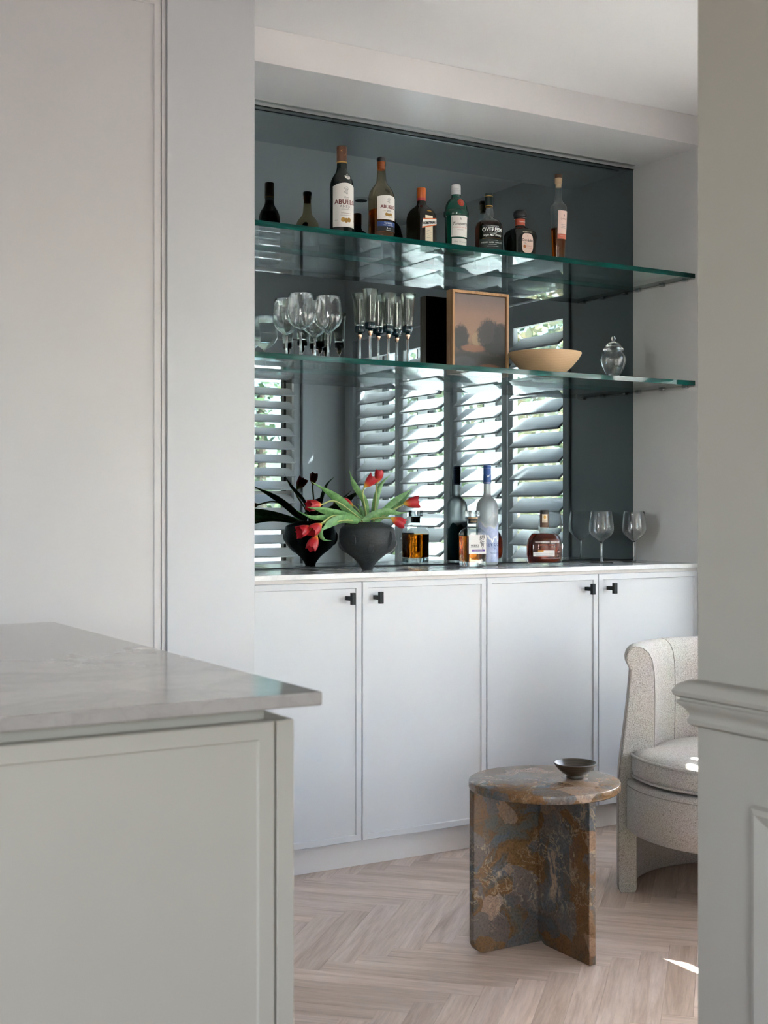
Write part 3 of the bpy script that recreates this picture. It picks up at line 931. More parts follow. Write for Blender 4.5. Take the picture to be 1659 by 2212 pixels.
def strokes(name, parent, surf, lines, w, s, z, mat, off=0.0009):
    flat, fs = [], []
    for ln in lines:
        for (a, b_) in zip(ln, ln[1:]):
            d = Vector((b_[0] - a[0], b_[1] - a[1]))
            if d.length < 1e-7: continue
            e = d.normalized() * w * 0.4; n_ = Vector((-d.y, d.x)).normalized() * w / 2
            k = len(flat)
            flat += [(a[0] - e.x + n_.x, a[1] - e.y + n_.y), (a[0] - e.x - n_.x, a[1] - e.y - n_.y), (b_[0] + e.x - n_.x, b_[1] + e.y - n_.y), (b_[0] + e.x + n_.x, b_[1] + e.y + n_.y)]
            fs.append((k, k + 1, k + 2, k + 3))
    return put(name, flat, fs, surf, s, z, off, mat, parent)

def fine_print(parent, surf, w, s, z, mat, off=0.0009):
    """a line of print too small to read"""
    x, dash = -w / 2, []
    k = 0
    while x < w / 2:
        l = 0.0022 + 0.0011 * ((k * 7) % 3)
        dash.append([(x, 0), (min(w / 2, x + l), 0)]); x += l + 0.0014; k += 1
    return strokes('fine_print', parent, surf, dash, 0.0010, s, z, mat, off)

# --- materials for bottles
M['paper'] = paint('label_paper', (0.80, 0.77, 0.72), 0.7, 0.04)
M['paper_cream'] = paint('cream_label_paper', (0.78, 0.66, 0.50), 0.7, 0.05)
M['paper_pink'] = paint('pink_label_paper', (0.80, 0.58, 0.50), 0.7, 0.04)
M['ink'] = plain('black_ink', (0.012, 0.012, 0.014), 0.6)
M['ink_grey'] = plain('grey_ink', (0.22, 0.21, 0.21), 0.6)
M['ink_brown'] = plain('red_brown_ink', (0.16, 0.035, 0.025), 0.6)
M['ink_red'] = plain('red_ink', (0.50, 0.06, 0.03), 0.6)
M['ink_white'] = plain('white_ink', (0.82, 0.82, 0.80), 0.5)
M['ink_blue'] = plain('blue_ink', (0.012, 0.05, 0.20), 0.5)
M['ink_purple'] = plain('purple_ink', (0.13, 0.05, 0.30), 0.5)
M['gold'] = plain('gold_foil', (0.42, 0.24, 0.06), 0.35, 0.6)
M['brown_cap'] = paint('brown_capsule', (0.095, 0.032, 0.012), 0.38, 0.2)
M['orange_cap'] = paint('orange_capsule', (0.46, 0.10, 0.012), 0.4, 0.08)
M['red_band'] = plain('red_band', (0.36, 0.03, 0.03), 0.4)
M['black_glass'] = plain('near_black_green_glass', (0.004, 0.009, 0.006), 0.06, spec=0.6)
M['dark_brown_glass'] = plain('dark_brown_glass', (0.012, 0.010, 0.004), 0.06, spec=0.6)
M['dark_olive_glass'] = plain('dark_olive_glass', (0.006, 0.008, 0.004), 0.07, spec=0.6)
M['green_glass'] = plain('bottle_green_glass', (0.002, 0.060, 0.036), 0.05, spec=0.7)
M['olive_glass'] = thin_glass('olive_brown_glass', (0.70, 0.62, 0.46), 1.5)
M['clear_bottle'] = thin_glass('clear_bottle_glass', (0.90, 0.93, 0.92), 1.5)
M['cork'] = paint('cork', (0.52, 0.36, 0.22), 0.8, 0.15)
M['wood_dark'] = paint('dark_wood_stopper', (0.10, 0.045, 0.02), 0.5, 0.3)
M['black_cap'] = plain('black_cap', (0.010, 0.012, 0.014), 0.35)
M['navy_cap'] = plain('dark_green_capsule', (0.008, 0.022, 0.020), 0.35)
M['white_cap'] = plain('silver_white_cap', (0.62, 0.62, 0.63), 0.3, 0.25)
M['blue_cap'] = plain('blue_capsule', (0.015, 0.07, 0.26), 0.35)
M['amber'] = glass('amber_whisky', (0.86, 0.42, 0.07), 1.33)
M['brown_rum'] = glass('brown_rum', (0.74, 0.42, 0.14), 1.33)
M['dark_whisky'] = glass('dark_whisky', (0.50, 0.17, 0.03), 1.33)
M['red_bourbon'] = glass('red_bourbon', (0.52, 0.12, 0.03), 1.33)
M['orange_wine'] = glass('orange_liqueur', (0.86, 0.40, 0.07), 1.33)
M['crystal'] = glass('clear_crystal', (0.985, 0.99, 0.99), 1.46)
M['stopper_glass'] = glass('stopper_glass', (0.93, 0.95, 0.95), 1.48)
m, nt, b = mat_new('frosted_glass')
b.inputs['Base Color'].default_value = (0.88, 0.92, 0.93, 1)
b.inputs['Roughness'].default_value = 0.40
b.inputs['Transmission Weight'].default_value = 0.78
M['frosted'] = m
m, nt, b = mat_new('lilac_print')
nn = noise(nt, coords(nt), 40.0, 4)
nt.links.new(ramp(nt, nn.outputs[0], [(0.35, (0.30, 0.36, 0.56)), (0.55, (0.46, 0.52, 0.68)), (0.7, (0.62, 0.67, 0.78))]), b.inputs['Base Color'])
b.inputs['Roughness'].default_value = 0.35
M['lilac'] = m
M['teal_print'] = plain('dark_teal_back_print', (0.03, 0.17, 0.19), 0.4)
G1 = 'spirit bottles on the upper glass shelf'
G3 = 'spirit bottles on the marble worktop'
def portrait(parent, surf, s, z, k):
    """ink sketch of a bearded head in a wide hat"""
    L = [[(-5, 3), (-4.6, 5), (-2, 6.5), (0, 8.2), (2.6, 8.4), (4, 6), (5, 4.5), (4.6, 2.2)], [(-5, 3), (-3.2, 2.4), (0, 4.2), (3, 3.6), (4.6, 2.2)],
         [(-1.8, 2.8), (-1.6, 0.5), (-0.2, -0.6)], [(3.4, 3.0), (3.6, 0.6), (2.6, -1.5)], [(0.2, 1.8), (0.9, 1.7)], [(2.2, 1.8), (2.8, 1.7)], [(1.6, 1.4), (1.9, 0.4), (1.2, 0.2)],
         [(-0.2, -0.6), (-1.8, -2.0), (-5, -3.6)], [(0.8, -0.8), (2.2, -0.8)], [(2.6, -1.5), (2.8, -5.0), (3.6, -7.4)], [(-5, -3.6), (-2, -5.4), (1.4, -8), (3.6, -7.4)], [(-3.6, -3.0), (-0.6, -5.2), (1.8, -6.4)], [(-1.6, -1.6), (0.4, -3.6), (2.2, -4.4)]]
    return strokes('emblem', parent, surf, [[(x * k, y * k) for x, y in l] for l in L], k * 0.7, s, z, M['ink_grey'])

# ---- A: dark rum
t = stand('rum_bottle', 1.997, 3.671, T1, 22, 'tall near-black rum bottle with large white label and brown capsule, leftmost on the upper shelf', 'bottle', G1)
lathe('body', [(0, 0.004), (0.030, 0.002), (0.034, 0.0), (0.0375, 0.004), (0.0378, 0.012), (0.0378, 0.155), (0.0368, 0.166), (0.0335, 0.178), (0.028, 0.189), (0.022, 0.198), (0.0178, 0.207), (0.0160, 0.216), (0.0156, 0.228), (0.0156, 0.236), (0, 0.236)], M['black_glass'], t)
c = lathe('capsule', [(0.0157, 0.231), (0.0164, 0.2312), (0.0166, 0.236), (0.0166, 0.281), (0.0160, 0.2845), (0.0145, 0.286), (0, 0.2862)], M['brown_cap'], t)
lathe('foil_band', [(0.0166, 0.2315), (0.0170, 0.232), (0.0170, 0.2355), (0.0166, 0.236)], M['gold'], c)
sc = Surf('round', 0.0166)
strokes('emblem', c, sc, [[(-0.002, 0), (0, 0.003), (0.003, 0.004)], [(-0.001, 0.001), (0.002, -0.001)]], 0.0012, -0.007, 0.268, M['gold'], 0.0005)
strokes('emblem', c, sc, [[(-0.003, 0), (0, 0.003), (0.002, 0.006)], [(0, 0.003), (0.003, 0.002)]], 0.0013, 0.005, 0.254, M['gold'], 0.0005)
s = Surf('round', 0.0378)
lb = patch('label', t, s, -0.046, 0.046, 0.022, 0.152, M['paper'], 0.0004, 28, 6, top=lambda f: 0.010 * math.sin(PI * f), bot=lambda f: 0.0)
portrait(lb, s, 0.0, 0.1375, 0.0014)
letter(lb, s, 'Ron', 0.010, 0.0, 0.1155, M['ink_grey'], 0, 0.4)
letter(lb, s, 'ABUELO', 0.0205, 0.0, 0.1005, M['ink_brown'], 0.0006, 0, 1.0)
letter(lb, s, 'AÑEJO', 0.0125, 0.0, 0.0865, M['ink_grey'], 0.0, 0, 1.15)
fine_print(lb, s, 0.030, 0.0, 0.0775, M['ink_grey'])
fine_print(lb, s, 0.032, 0.0, 0.0655, M['ink_brown'])
fine_print(lb, s, 0.036, 0.0, 0.0590, M['ink_grey'])
for i, dx in enumerate((-0.010, 0.0, 0.010)): oval('seal', lb, s, dx, 0.0445 - (0.002 if i == 1 else 0), 0.0068, 0.0075, M['gold'], 0.0008 + i * 0.0001)
fine_print(lb, s, 0.009, -0.033, 0.043, M['ink_grey']); fine_print(lb, s, 0.009, 0.033, 0.043, M['ink_grey'])
s2 = Surf('round', lambda z: 0.0335 if z < 0.178 else 0.0335 - (z - 0.178) * 0.62)
nl = oval('neck_seal', t, s2, 0.008, 0.1835, 0.0105, 0.0085, M['paper'], 0.0012)
strokes('emblem', nl, s2, [[(-0.006, 0.001), (-0.002, 0.004), (0.002, 0.004), (0.006, 0.001)], [(-0.004, -0.002), (0.004, -0.002)], [(-0.003, 0.001), (0.003, 0.001)]], 0.0014, 0.008, 0.1835, M['ink_grey'], 0.0016)

# ---- B: amber rum in olive glass
t = stand('rum_bottle', 2.146, 3.675, T1, 34, 'round-shouldered brown rum bottle with a white label over a blue band, upper shelf', 'bottle', G1)
lathe('body', [(0, 0.006), (0.034, 0.002), (0.038, 0.0), (0.0425, 0.005), (0.043, 0.012), (0.043, 0.133), (0.0418, 0.146), (0.0378, 0.160), (0.031, 0.171), (0.0235, 0.180), (0.0183, 0.187), (0.0160, 0.196), (0.0142, 0.222), (0.0132, 0.243), (0.0148, 0.245), (0.0148, 0.258)], M['olive_glass'], t, 48)
lathe('liquid', [(0, 0.008), (0.036, 0.006), (0.0405, 0.012), (0.0405, 0.098), (0, 0.098)], M['brown_rum'], t, 48)
c = lathe('stopper', [(0.0150, 0.2575), (0.0156, 0.259), (0.0158, 0.264), (0.0155, 0.269), (0.0140, 0.2705), (0, 0.271)], M['black_cap'], t)
lathe('cork', [(0.0128, 0.232), (0.0131, 0.2572), (0, 0.2572)], M['orange_cap'], t)
s = Surf('round', 0.043)
lb = patch('label', t, s, -0.039, 0.039, 0.062, 0.136, M['paper'], 0.0005, 24, 5, top=lambda f: 0.005 * math.sin(PI * f))
portrait(lb, s, 0.0, 0.1235, 0.00105)
letter(lb, s, 'ABUELO', 0.0150, 0.0, 0.1025, M['ink_brown'], 0.0005)
letter(lb, s, 'XV', 0.0115, 0.0, 0.0895, M['ink_grey'], 0.0002); strokes('rule', lb, s, [[(-0.018, 0), (-0.010, 0)], [(0.010, 0), (0.018, 0)]], 0.0008, 0, 0.0895, M['gold'])
for i, dx in enumerate((-0.008, 0.0, 0.008)): oval('seal', lb, s, dx, 0.0785 - (0.001 if i == 1 else 0), 0.0052, 0.0055, M['gold'], 0.0009 + i * 0.0001)
fine_print(lb, s, 0.034, 0.0, 0.0695, M['ink_grey'])
bb = patch('blue_band', t, s, -0.039, 0.039, 0.040, 0.056, M['ink_blue'], 0.0005)
letter(bb, s, 'TAWNY', 0.0080, 0.0, 0.0500, M['ink_white'], 0.0002, 0, 1.15); letter(bb, s, 'PORT CASK FINISH', 0.0042, 0.0, 0.0435, M['ink_white'])
bb = patch('black_band', t, s, -0.039, 0.039, 0.024, 0.0395, M['ink'], 0.0005)
letter(bb, s, 'Rum', 0.0080, 0.0, 0.0335, M['ink_white']); fine_print(bb, s, 0.018, 0.0, 0.0275, M['ink_white'])
strokes('rule', bb, s, [[(-0.038, 0), (0.038, 0)]], 0.0007, 0, 0.0250, M['gold'])
def shoulder_r(z): return max(0.018, 0.0415 - max(0.0, z - 0.146) * 0.95)
oval('glass_seal', t, Surf('round', shoulder_r), 0.004, 0.158, 0.0098, 0.0095, M['green_glass'], 0.0016)

# ---- C: square orange liqueur bottle
t = stand('liqueur_bottle', 2.328, 3.72, T1, 43, 'square dark brown liqueur bottle with orange cap and slanted orange banner', 'bottle', G1)
q = 0.0395
lathe('body', [(0, 0.004, 7), (0.034, 0.001, 7), (q, 0.005, 7), (q, 0.092, 7), (q * 0.985, 0.104, 6.5), (q * 0.93, 0.117, 5.8), (q * 0.83, 0.127, 5.0), (q * 0.64, 0.1365, 3.6), (0.0180, 0.143, 2.4), (0.0150, 0.150, 2), (0.0146, 0.164, 2), (0, 0.164, 2)], M['dark_brown_glass'], t, 64)
c = lathe('cap', [(0.0147, 0.169), (0.0152, 0.170), (0.0154, 0.199), (0.0148, 0.2035), (0.0135, 0.2045), (0, 0.205)], M['orange_cap'], t)
lathe('red_band', [(0.0146, 0.160), (0.0153, 0.161), (0.0153, 0.1695), (0.0148, 0.170)], M['red_band'], t)
s = Surf('flat', q)
lb = patch('label', t, s, -0.019, 0.015, 0.008, 0.106, M['paper_cream'], 0.0005, 6, 6)
for w_, z_ in ((0.018, 0.056), (0.022, 0.050), (0.022, 0.044), (0.014, 0.038), (0.020, 0.032)):
    fine_print(lb, s, w_, -0.002, z_, M['ink_grey'])
letter(lb, s, '40% 70cl', 0.0055, -0.002, 0.013, M['ink'])
bn = poly('banner', t, s, [[(-0.0345, 0.060), (0.0315, 0.078), (0.0310, 0.101), (-0.030, 0.0935)]], 0, 0, M['paper'], 0.0012)
poly('banner_edge', bn, s, [[(-0.0345, 0.060), (0.0315, 0.078), (0.0314, 0.0815), (-0.0338, 0.0645)], [(-0.0305, 0.089), (0.0311, 0.0975), (0.0310, 0.101), (-0.030, 0.0935)]], 0, 0, plain('orange_ink', (0.60, 0.12, 0.02), 0.6), 0.0016)
letter(bn, s, 'COINTREAU', 0.0116, -0.001, 0.0815, M['ink'], 0.0006, 0.0, 0.90, 0.0019, R(11))
oval('medallion', t, Surf('flat', q * 0.80), 0.004, 0.122, 0.011, 0.0035, M['gold'], 0.0035)

# ---- D: green gin
t = stand('gin_bottle', 2.47, 3.723, T1, 24, 'ribbed green gin bottle with white cap, red wax seal and white label', 'bottle', G1)
lathe('body', [(0, 0.004), (0.032, 0.001), (0.0350, 0.004), (0.0358, 0.012), (0.0385, 0.115), (0.0388, 0.123), (0.0418, 0.1245), (0.0430, 0.129), (0.0430, 0.1375), (0.0415, 0.142), (0.0388, 0.144), (0.0380, 0.152), (0.0352, 0.165), (0.0305, 0.175), (0.0235, 0.183), (0.0182, 0.187), (0.0165, 0.190), (0.0158, 0.199), (0, 0.199)], M['green_glass'], t, 56)
c = lathe('cap', [(0.0150, 0.1975), (0.0158, 0.198), (0.0160, 0.212), (0.0154, 0.2128), (0.0160, 0.2136), (0.0160, 0.219), (0.0154, 0.2198), (0.0160, 0.2206), (0.0158, 0.2305), (0.0145, 0.233), (0, 0.2335)], M['white_cap'], t)
s = Surf('round', lambda z: 0.0356 + max(0.0, z) * 0.0258)
lb = patch('label', t, s, -0.033, 0.033, 0.050, 0.1215, M['paper'], 0.0006, 22, 4)
strokes('emblem', lb, s, [[(-0.0035, -0.002), (0, 0.004), (0.0035, -0.002), (-0.0035, -0.002)], [(-0.002, 0.0), (0.002, 0.0)]], 0.0012, 0.0, 0.110, M['ink_grey'])
letter(lb, s, 'Tanqueray', 0.0155, 0.001, 0.0945, M['ink'], 0.0, 0.42, 0.95, rot=R(3))
letter(lb, s, 'LONDON DRY GIN', 0.0056, 0.001, 0.0815, M['ink_red'], 0, 0, 1.1)
fine_print(lb, s, 0.022, 0.0, 0.0735, M['ink_grey']); fine_print(lb, s, 0.010, 0.022, 0.0550, M['ink_grey'])
strokes('side_rule', lb, s, [[(0, -0.03), (0, 0.03)], [(0.002, -0.03), (0.002, 0.03)]], 0.0007, -0.0305, 0.0857, M['ink_grey'])
lb2 = patch('lower_label', t, s, -0.030, 0.030, 0.020, 0.0445, M['paper'], 0.0006, 22, 3)
letter(lb2, s, 'Chas. Tanqueray', 0.0068, 0.0, 0.033, M['ink_grey'], 0, 0.45)
ss = Surf('round', lambda z: 0.0352 - max(0.0, z - 0.165) * 0.5 if z > 0.165 else 0.0380 - (z - 0.152) * 0.21)
sl = oval('wax_seal', t, ss, 0.003, 0.1665, 0.0125, 0.0125, plain('red_wax', (0.30, 0.022, 0.012), 0.35), 0.0016)
strokes('emblem', sl, ss, [[(-0.003, 0.002), (0.003, 0.002)], [(0, 0.003), (0.001, -0.004)], [(-0.001, -0.004), (0.004, -0.004)]], 0.0010, 0.003, 0.1665, M['gold'], 0.0021)

# ---- E: dark whisky
t = stand('whisky_bottle', 2.604, 3.72, T1, 12, 'dark amber whisky bottle with clear bulbous neck and white lettering on the upper shelf', 'bottle', G1)
lathe('body', [(0, 0.004), (0.042, 0.001), (0.0470, 0.006), (0.0482, 0.014), (0.0482, 0.090), (0.0470, 0.104), (0.0425, 0.116), (0.034, 0.125), (0.0245, 0.131), (0.0178, 0.136), (0.0165, 0.141), (0.0185, 0.147), (0.0182, 0.152), (0.0158, 0.160), (0.0135, 0.172), (0.0132, 0.180)], M['clear_bottle'], t, 48)
lathe('liquid', [(0, 0.007), (0.042, 0.005), (0.0468, 0.014), (0.0468, 0.090), (0.0456, 0.104), (0.0415, 0.115), (0.039, 0.1185), (0, 0.1185)], M['dark_whisky'], t, 48)
c = lathe('capsule', [(0.0134, 0.177), (0.0142, 0.1775), (0.0147, 0.208), (0.0147, 0.2165), (0.0138, 0.2195), (0, 0.220)], M['navy_cap'], t)
lathe('gold_ring', [(0.0134, 0.1735), (0.0139, 0.174), (0.0139, 0.177), (0.0134, 0.1775)], M['gold'], t)
lathe('cap_band', [(0.0147, 0.208), (0.0150, 0.2083), (0.0150, 0.2103), (0.0147, 0.2106)], M['gold'], c)
s = Surf('round', 0.0484)
dk = patch('back_print', t, s, -0.047, 0.047, 0.055, 0.103, M['dark_olive_glass'], 0.0001, 28, 3)
letter(dk, s, 'TASMANIAN', 0.0065, 0.004, 0.0975, M['ink_white'], 0.0, 0, 1.35)
letter(dk, s, 'OVEREEM', 0.0178, 0.004, 0.0855, M['ink_white'], 0.0004, 0, 0.98)
strokes('flourish', dk, s, [[(-0.014, 0.0), (-0.006, 0.002), (0.004, -0.001), (0.014, 0.002)], [(-0.010, -0.002), (0.002, -0.003), (0.012, -0.001)]], 0.0007, 0.006, 0.0745, M['ink_white'])
letter(dk, s, 'Single Malt Whisky', 0.0100, 0.004, 0.0665, M['ink_white'], 0.0001, 0.42, 0.92)
lb = patch('label', t, s, -0.047, 0.047, 0.008, 0.0545, M['navy_cap'], 0.0003, 28, 3)
strokes('rule', lb, s, [[(-0.032 + 0.004 * i, 0) for i in range(18)]], 0.0012, 0.0, 0.0560, M['gold'])
fine_print(lb, s, 0.036, 0.004, 0.0490, M['ink_white']); letter(lb, s, 'SHERRY CASK MATURED', 0.0075, 0.004, 0.0415, M['ink_white'])
fine_print(lb, s, 0.028, 0.004, 0.0345, M['ink_white']); fine_print(lb, s, 0.040, 0.004, 0.0285, M['ink_white'])

# ---- F: squat dark tequila
t = stand('tequila_bottle', 2.756, 3.745, T1, 33, 'squat near-black tequila bottle with round black stopper and oval cream label', 'bottle', G1)
q = 0.0470
lathe('body', [(0, 0.003, 6), (0.038, 0.001, 6), (0.0420, 0.004, 6), (0.0428, 0.012, 6), (q, 0.088, 6), (q * 0.985, 0.098, 5.5), (q * 0.91, 0.107, 4.6), (q * 0.74, 0.114, 3.6), (q * 0.54, 0.119, 2.6), (0.0185, 0.123, 2), (0.0172, 0.128, 2), (0.0170, 0.153, 2), (0, 0.153, 2)], M['dark_olive_glass'], t, 64)
lathe('neck_band', [(0.0172, 0.1285), (0.0178, 0.129), (0.0178, 0.1515), (0.0172, 0.152)], plain('orange_red_band', (0.52, 0.09, 0.045), 0.45), t)
letter(t, Surf('round', 0.0178), 'Reposado', 0.0070, 0.0, 0.141, M['ink_white'], 0, 0.3, 0.95)
lathe('stopper', [(0.0190, 0.1525), (0.0215, 0.153), (0.0232, 0.156), (0.0225, 0.1605), (0.0242, 0.163), (0.0248, 0.168), (0.0236, 0.175), (0.0195, 0.1815), (0.012, 0.1845), (0, 0.1852)], M['black_cap'], t)
s = Surf('flat', 0.0462)
lb = put('label', [(0.0235 * math.copysign(abs(math.cos(a)) ** 0.62, math.cos(a)), 0.0345 * math.copysign(abs(math.sin(a)) ** 0.62, math.sin(a))) for a in [2 * PI * i / 40 for i in range(40)]], [tuple(range(40))], s, 0.0, 0.060, 0.0014, M['paper_pink'], t)
letter(lb, s, 'Don Julio', 0.0120, 0.0, 0.070, M['ink'], 0.0002, 0.0, 0.95, off=0.0018)
strokes('flourish', lb, s, [[(-0.016, 0.0), (-0.010, 0.001), (-0.004, -0.003), (-0.001, -0.005)], [(-0.012, -0.002), (-0.006, -0.003)]], 0.0008, 0.0, 0.0605, M['ink_grey'], 0.0018)
oval('seal', lb, s, -0.0115, 0.0475, 0.0058, 0.0058, plain('orange_seal', (0.52, 0.17, 0.05), 0.5), 0.0018)
letter(lb, s, 'REPOSADO', 0.0052, 0.006, 0.0495, M['ink_red'], off=0.0018); fine_print(lb, s, 0.022, 0.006, 0.0430, M['ink_red'], off=0.0018)
strokes('emblem', lb, s, [[(-0.002, -0.002), (0, 0.002), (0.002, -0.002)]], 0.0008, 0, 0.0845, M['ink_red'], 0.0018)
letter(t, Surf('flat', 0.0466), 'RESERVA DE', 0.0060, 0.0, 0.0990, M['paper_cream'], 0, 0, 1.2, off=0.0012)

# ---- G: slim corked bottle
t = stand('liqueur_bottle', 2.895, 3.704, T1, 42, 'slim tapering clear bottle with cork, pink label and orange liquid, rightmost on the upper shelf', 'bottle', G1)
lathe('body', [(0, 0.005), (0.018, 0.001), (0.0215, 0.004), (0.0230, 0.012), (0.0302, 0.195), (0.0302, 0.2035), (0.0285, 0.2085), (0.022, 0.2150), (0.0160, 0.2220), (0.0130, 0.2330), (0.0118, 0.250), (0.0112, 0.286)], M['clear_bottle'], t, 40)
lathe('liquid', [(0, 0.014), (0.0200, 0.012), (0.0216, 0.018), (0.0262, 0.126), (0, 0.126)], M['orange_wine'], t, 40)
lathe('cork', [(0, 0.274), (0.0100, 0.274), (0.0108, 0.2870), (0.0128, 0.2875), (0.0134, 0.306), (0.0128, 0.3065), (0, 0.3065)], M['cork'], t)
lathe('stopper', [(0.0128, 0.3065), (0.0136, 0.307), (0.0136, 0.3175), (0.0125, 0.3192), (0, 0.3195)], M['wood_dark'], t)
s = Surf('round', lambda z: 0.0225 + z * 0.0395)
lb = patch('label', t, s, -0.0225, 0.0225, 0.104, 0.186, M['paper_pink'], 0.0006, 14, 4)
strokes('emblem', lb, s, [[(-0.001, 0.003), (0.001, 0.0), (-0.001, -0.002), (0.003, -0.003)], [(0.0, 0.003), (0.002, 0.001)]], 0.0013, 0.0, 0.169, M['ink'])
letter(lb, s, 'LARK', 0.0095, 0.0, 0.156, M['ink_brown'], -0.0001, 0, 1.2)
fine_print(lb, s, 0.020, 0.0, 0.137, M['ink_grey']); fine_print(lb, s, 0.016, 0.0, 0.131, M['ink_grey']); fine_print(lb, s, 0.021, 0.0, 0.125, M['ink_grey'])
lb2 = patch('lower_label', t, s, -0.0225, 0.0225, 0.086, 0.1035, plain('coral_label', (0.60, 0.16, 0.10), 0.6), 0.0006, 14, 2)
fine_print(lb2, s, 0.024, 0.0, 0.097, M['paper_pink'], off=0.0011)

# ================================================================== worktop bottles
# ---- square decanter
t = stand('whisky_decanter', 2.558, 3.752, TC, 21, 'squared whisky decanter with glass stopper, cream label and purple strip', 'decanter', G3)
q = 0.0405
def fac(prof): return prof
lathe('body', [(0, 0.004, 6), (0.036, 0.001, 6), (q, 0.004, 6), (q, 0.112, 6), (q * 0.97, 0.120, 5.5), (q * 0.78, 0.130, 4.2), (q * 0.52, 0.138, 2.8), (0.0168, 0.143, 2), (0.0160, 0.152, 2)], M['clear_bottle'], t, 48, smooth=False)
lathe('liquid', [(0, 0.021, 6), (q * 0.90, 0.020, 6), (q * 0.955, 0.024, 6), (q * 0.955, 0.1065, 6), (0, 0.1065, 6)], M['amber'], t, 48)
lathe('glass_base', [(0, 0.0045, 6), (q * 0.90, 0.003, 6), (q * 0.955, 0.007, 6), (q * 0.955, 0.0185, 6), (0, 0.0185, 6)], M['stopper_glass'], t, 48)
cl = lathe('collar', [(0.0160, 0.1495), (0.0168, 0.150), (0.0168, 0.1655), (0.0158, 0.166), (0, 0.166)], M['black_cap'], t)
fine_print(cl, Surf('round', 0.0168), 0.030, 0.0, 0.158, M['gold'])
lathe('cork', [(0.0160, 0.166), (0.0172, 0.1665), (0.0180, 0.1725), (0, 0.1725)], M['cork'], t)
lathe('stopper', [(0, 0.1728, 5), (0.0205, 0.1728, 5), (0.0215, 0.1745, 5), (0.0215, 0.1930, 5), (0.0205, 0.1948, 5), (0, 0.1950, 5)], M['stopper_glass'], t, 40)
s = Surf('flat', q)
lb = patch('label', t, s, -0.030, 0.034, 0.046, 0.1115, M['paper'], 0.0007, 8, 4)
letter(lb, s, 'HIBIKI', 0.0098, -0.008, 0.0745, M['ink'], 0.0002, 0, 1.1, off=0.0012)
fine_print(lb, s, 0.032, -0.008, 0.0680, M['ink_grey'], off=0.0012)
K_ = [[(-8, 11), (-5, 14), (-7, 9)], [(-9, 7), (-4, 9.5), (-8, 3.5)], [(-9, 3), (-3.5, 6.5), (-6.5, -1), (-8, -4)], [(-4, 3), (-2.5, 1)], [(-1.5, 13), (-1, 9), (-2, 5)], [(-2.5, 12.5), (2, 13.5), (2.2, 9), (-1.5, 8)], [(-2, 10.6), (2, 11)], [(-1.5, 6), (1, 4), (2.5, 5.5)], [(5, 14), (5.2, 5), (4.6, 3)], [(5, 14), (8, 13), (6, 10), (8.4, 8.6), (5.4, 7)],
      [(0.5, 1.5), (1.5, -0.5)], [(-4, -2), (7, -0.6)], [(-1.5, -2.5), (-2, -4.6)], [(3.6, -2.2), (3, -4.4)], [(-6, -5.6), (9, -4.2)], [(0.6, -6), (0.2, -9.8)], [(-2.4, -6.6), (4.4, -6.2), (3.8, -13), (-1.8, -13.2), (-2.4, -6.6)], [(-2, -9.8), (4, -9.4)]]
strokes('brush_character', lb, s, [[(x * 0.00105, y * 0.00150) for x, y in l] for l in K_], 0.0014, 0.0195, 0.0895, M['ink'], 0.0012)
strokes('small_seal', lb, s, [[(0, 0.003), (0, -0.003)]], 0.0026, 0.0215, 0.0645, M['ink'], 0.0012)
pb = patch('purple_strip', lb, s, -0.019, 0.029, 0.0540, 0.0605, M['ink_purple'], 0.0012, 4, 1)
letter(pb, s, "MASTER'S SELECT", 0.0042, 0.006, 0.0573, M['paper'], off=0.0017)

# ---- frosted vodka
t = stand('vodka_bottle', 2.682, 3.842, TC, 38, 'tall frosted vodka bottle with blue capsule and white flying birds', 'bottle', G3)
bd = lathe('body', [(0, 0.004), (0.034, 0.001), (0.0382, 0.004), (0.0393, 0.012), (0.0393, 0.196), (0.0385, 0.208), (0.0352, 0.222), (0.0290, 0.233), (0.0205, 0.2405), (0.0150, 0.2460), (0.0128, 0.256), (0.0122, 0.293)], M['frosted'], t, 48)
c = lathe('capsule', [(0.0124, 0.2905), (0.0138, 0.291), (0.0140, 0.322), (0.0132, 0.3245), (0.0132, 0.327), (0.0138, 0.3295), (0.0136, 0.3565), (0.0126, 0.3585), (0, 0.359)], M['blue_cap'], t)
sc = Surf('round', 0.0139)
for z in (0.2955, 0.3465, 0.3555): strokes('rule', c, sc, [[(-0.042 + 0.0028 * i, 0) for i in range(31)]], 0.0007, 0, z, M['ink_white'], 0.0006)
bird = [[(0, 0), (-3, 4.5), (-5.5, 6.5), (-3.2, 2.2), (-5, 1.4), (-2, 0.4), (-4.4, -2.4), (-0.4, -1.6)], [(0, 0), (3.6, 2.4), (5.6, 6), (1.6, 3.4), (-0.4, -1.6)], [(-0.4, -1.6), (1.4, 0.4), (5.2, 1.6), (3.0, -0.2)]]
poly('bird', c, sc, [[(x * 0.0012, y * 0.0012) for x, y in p] for p in bird], -0.006, 0.3165, M['ink_white'], 0.0008)
s = Surf('round', 0.0393)
mt = lambda f: 0.006 * math.sin(f * 21) + 0.008 * math.sin(f * 9 + 1)
pr_ = patch('print', t, s, -0.062, 0.062, 0.012, 0.142, M['lilac'], 0.0005, 60, 6, top=mt)
bk = patch('back_print', t, s, 0.0625, 0.1845, 0.012, 0.140, M['teal_print'], 0.0005, 60, 6, top=lambda f: 0.006 * math.sin(f * 23 + 2) + 0.007 * math.sin(f * 11))
strokes('peak_line', pr_, s, [[(-0.062 + 0.124 * i / 60, mt(i / 60)) for i in range(61)]], 0.0030, 0.0, 0.1425, M['ink_white'])
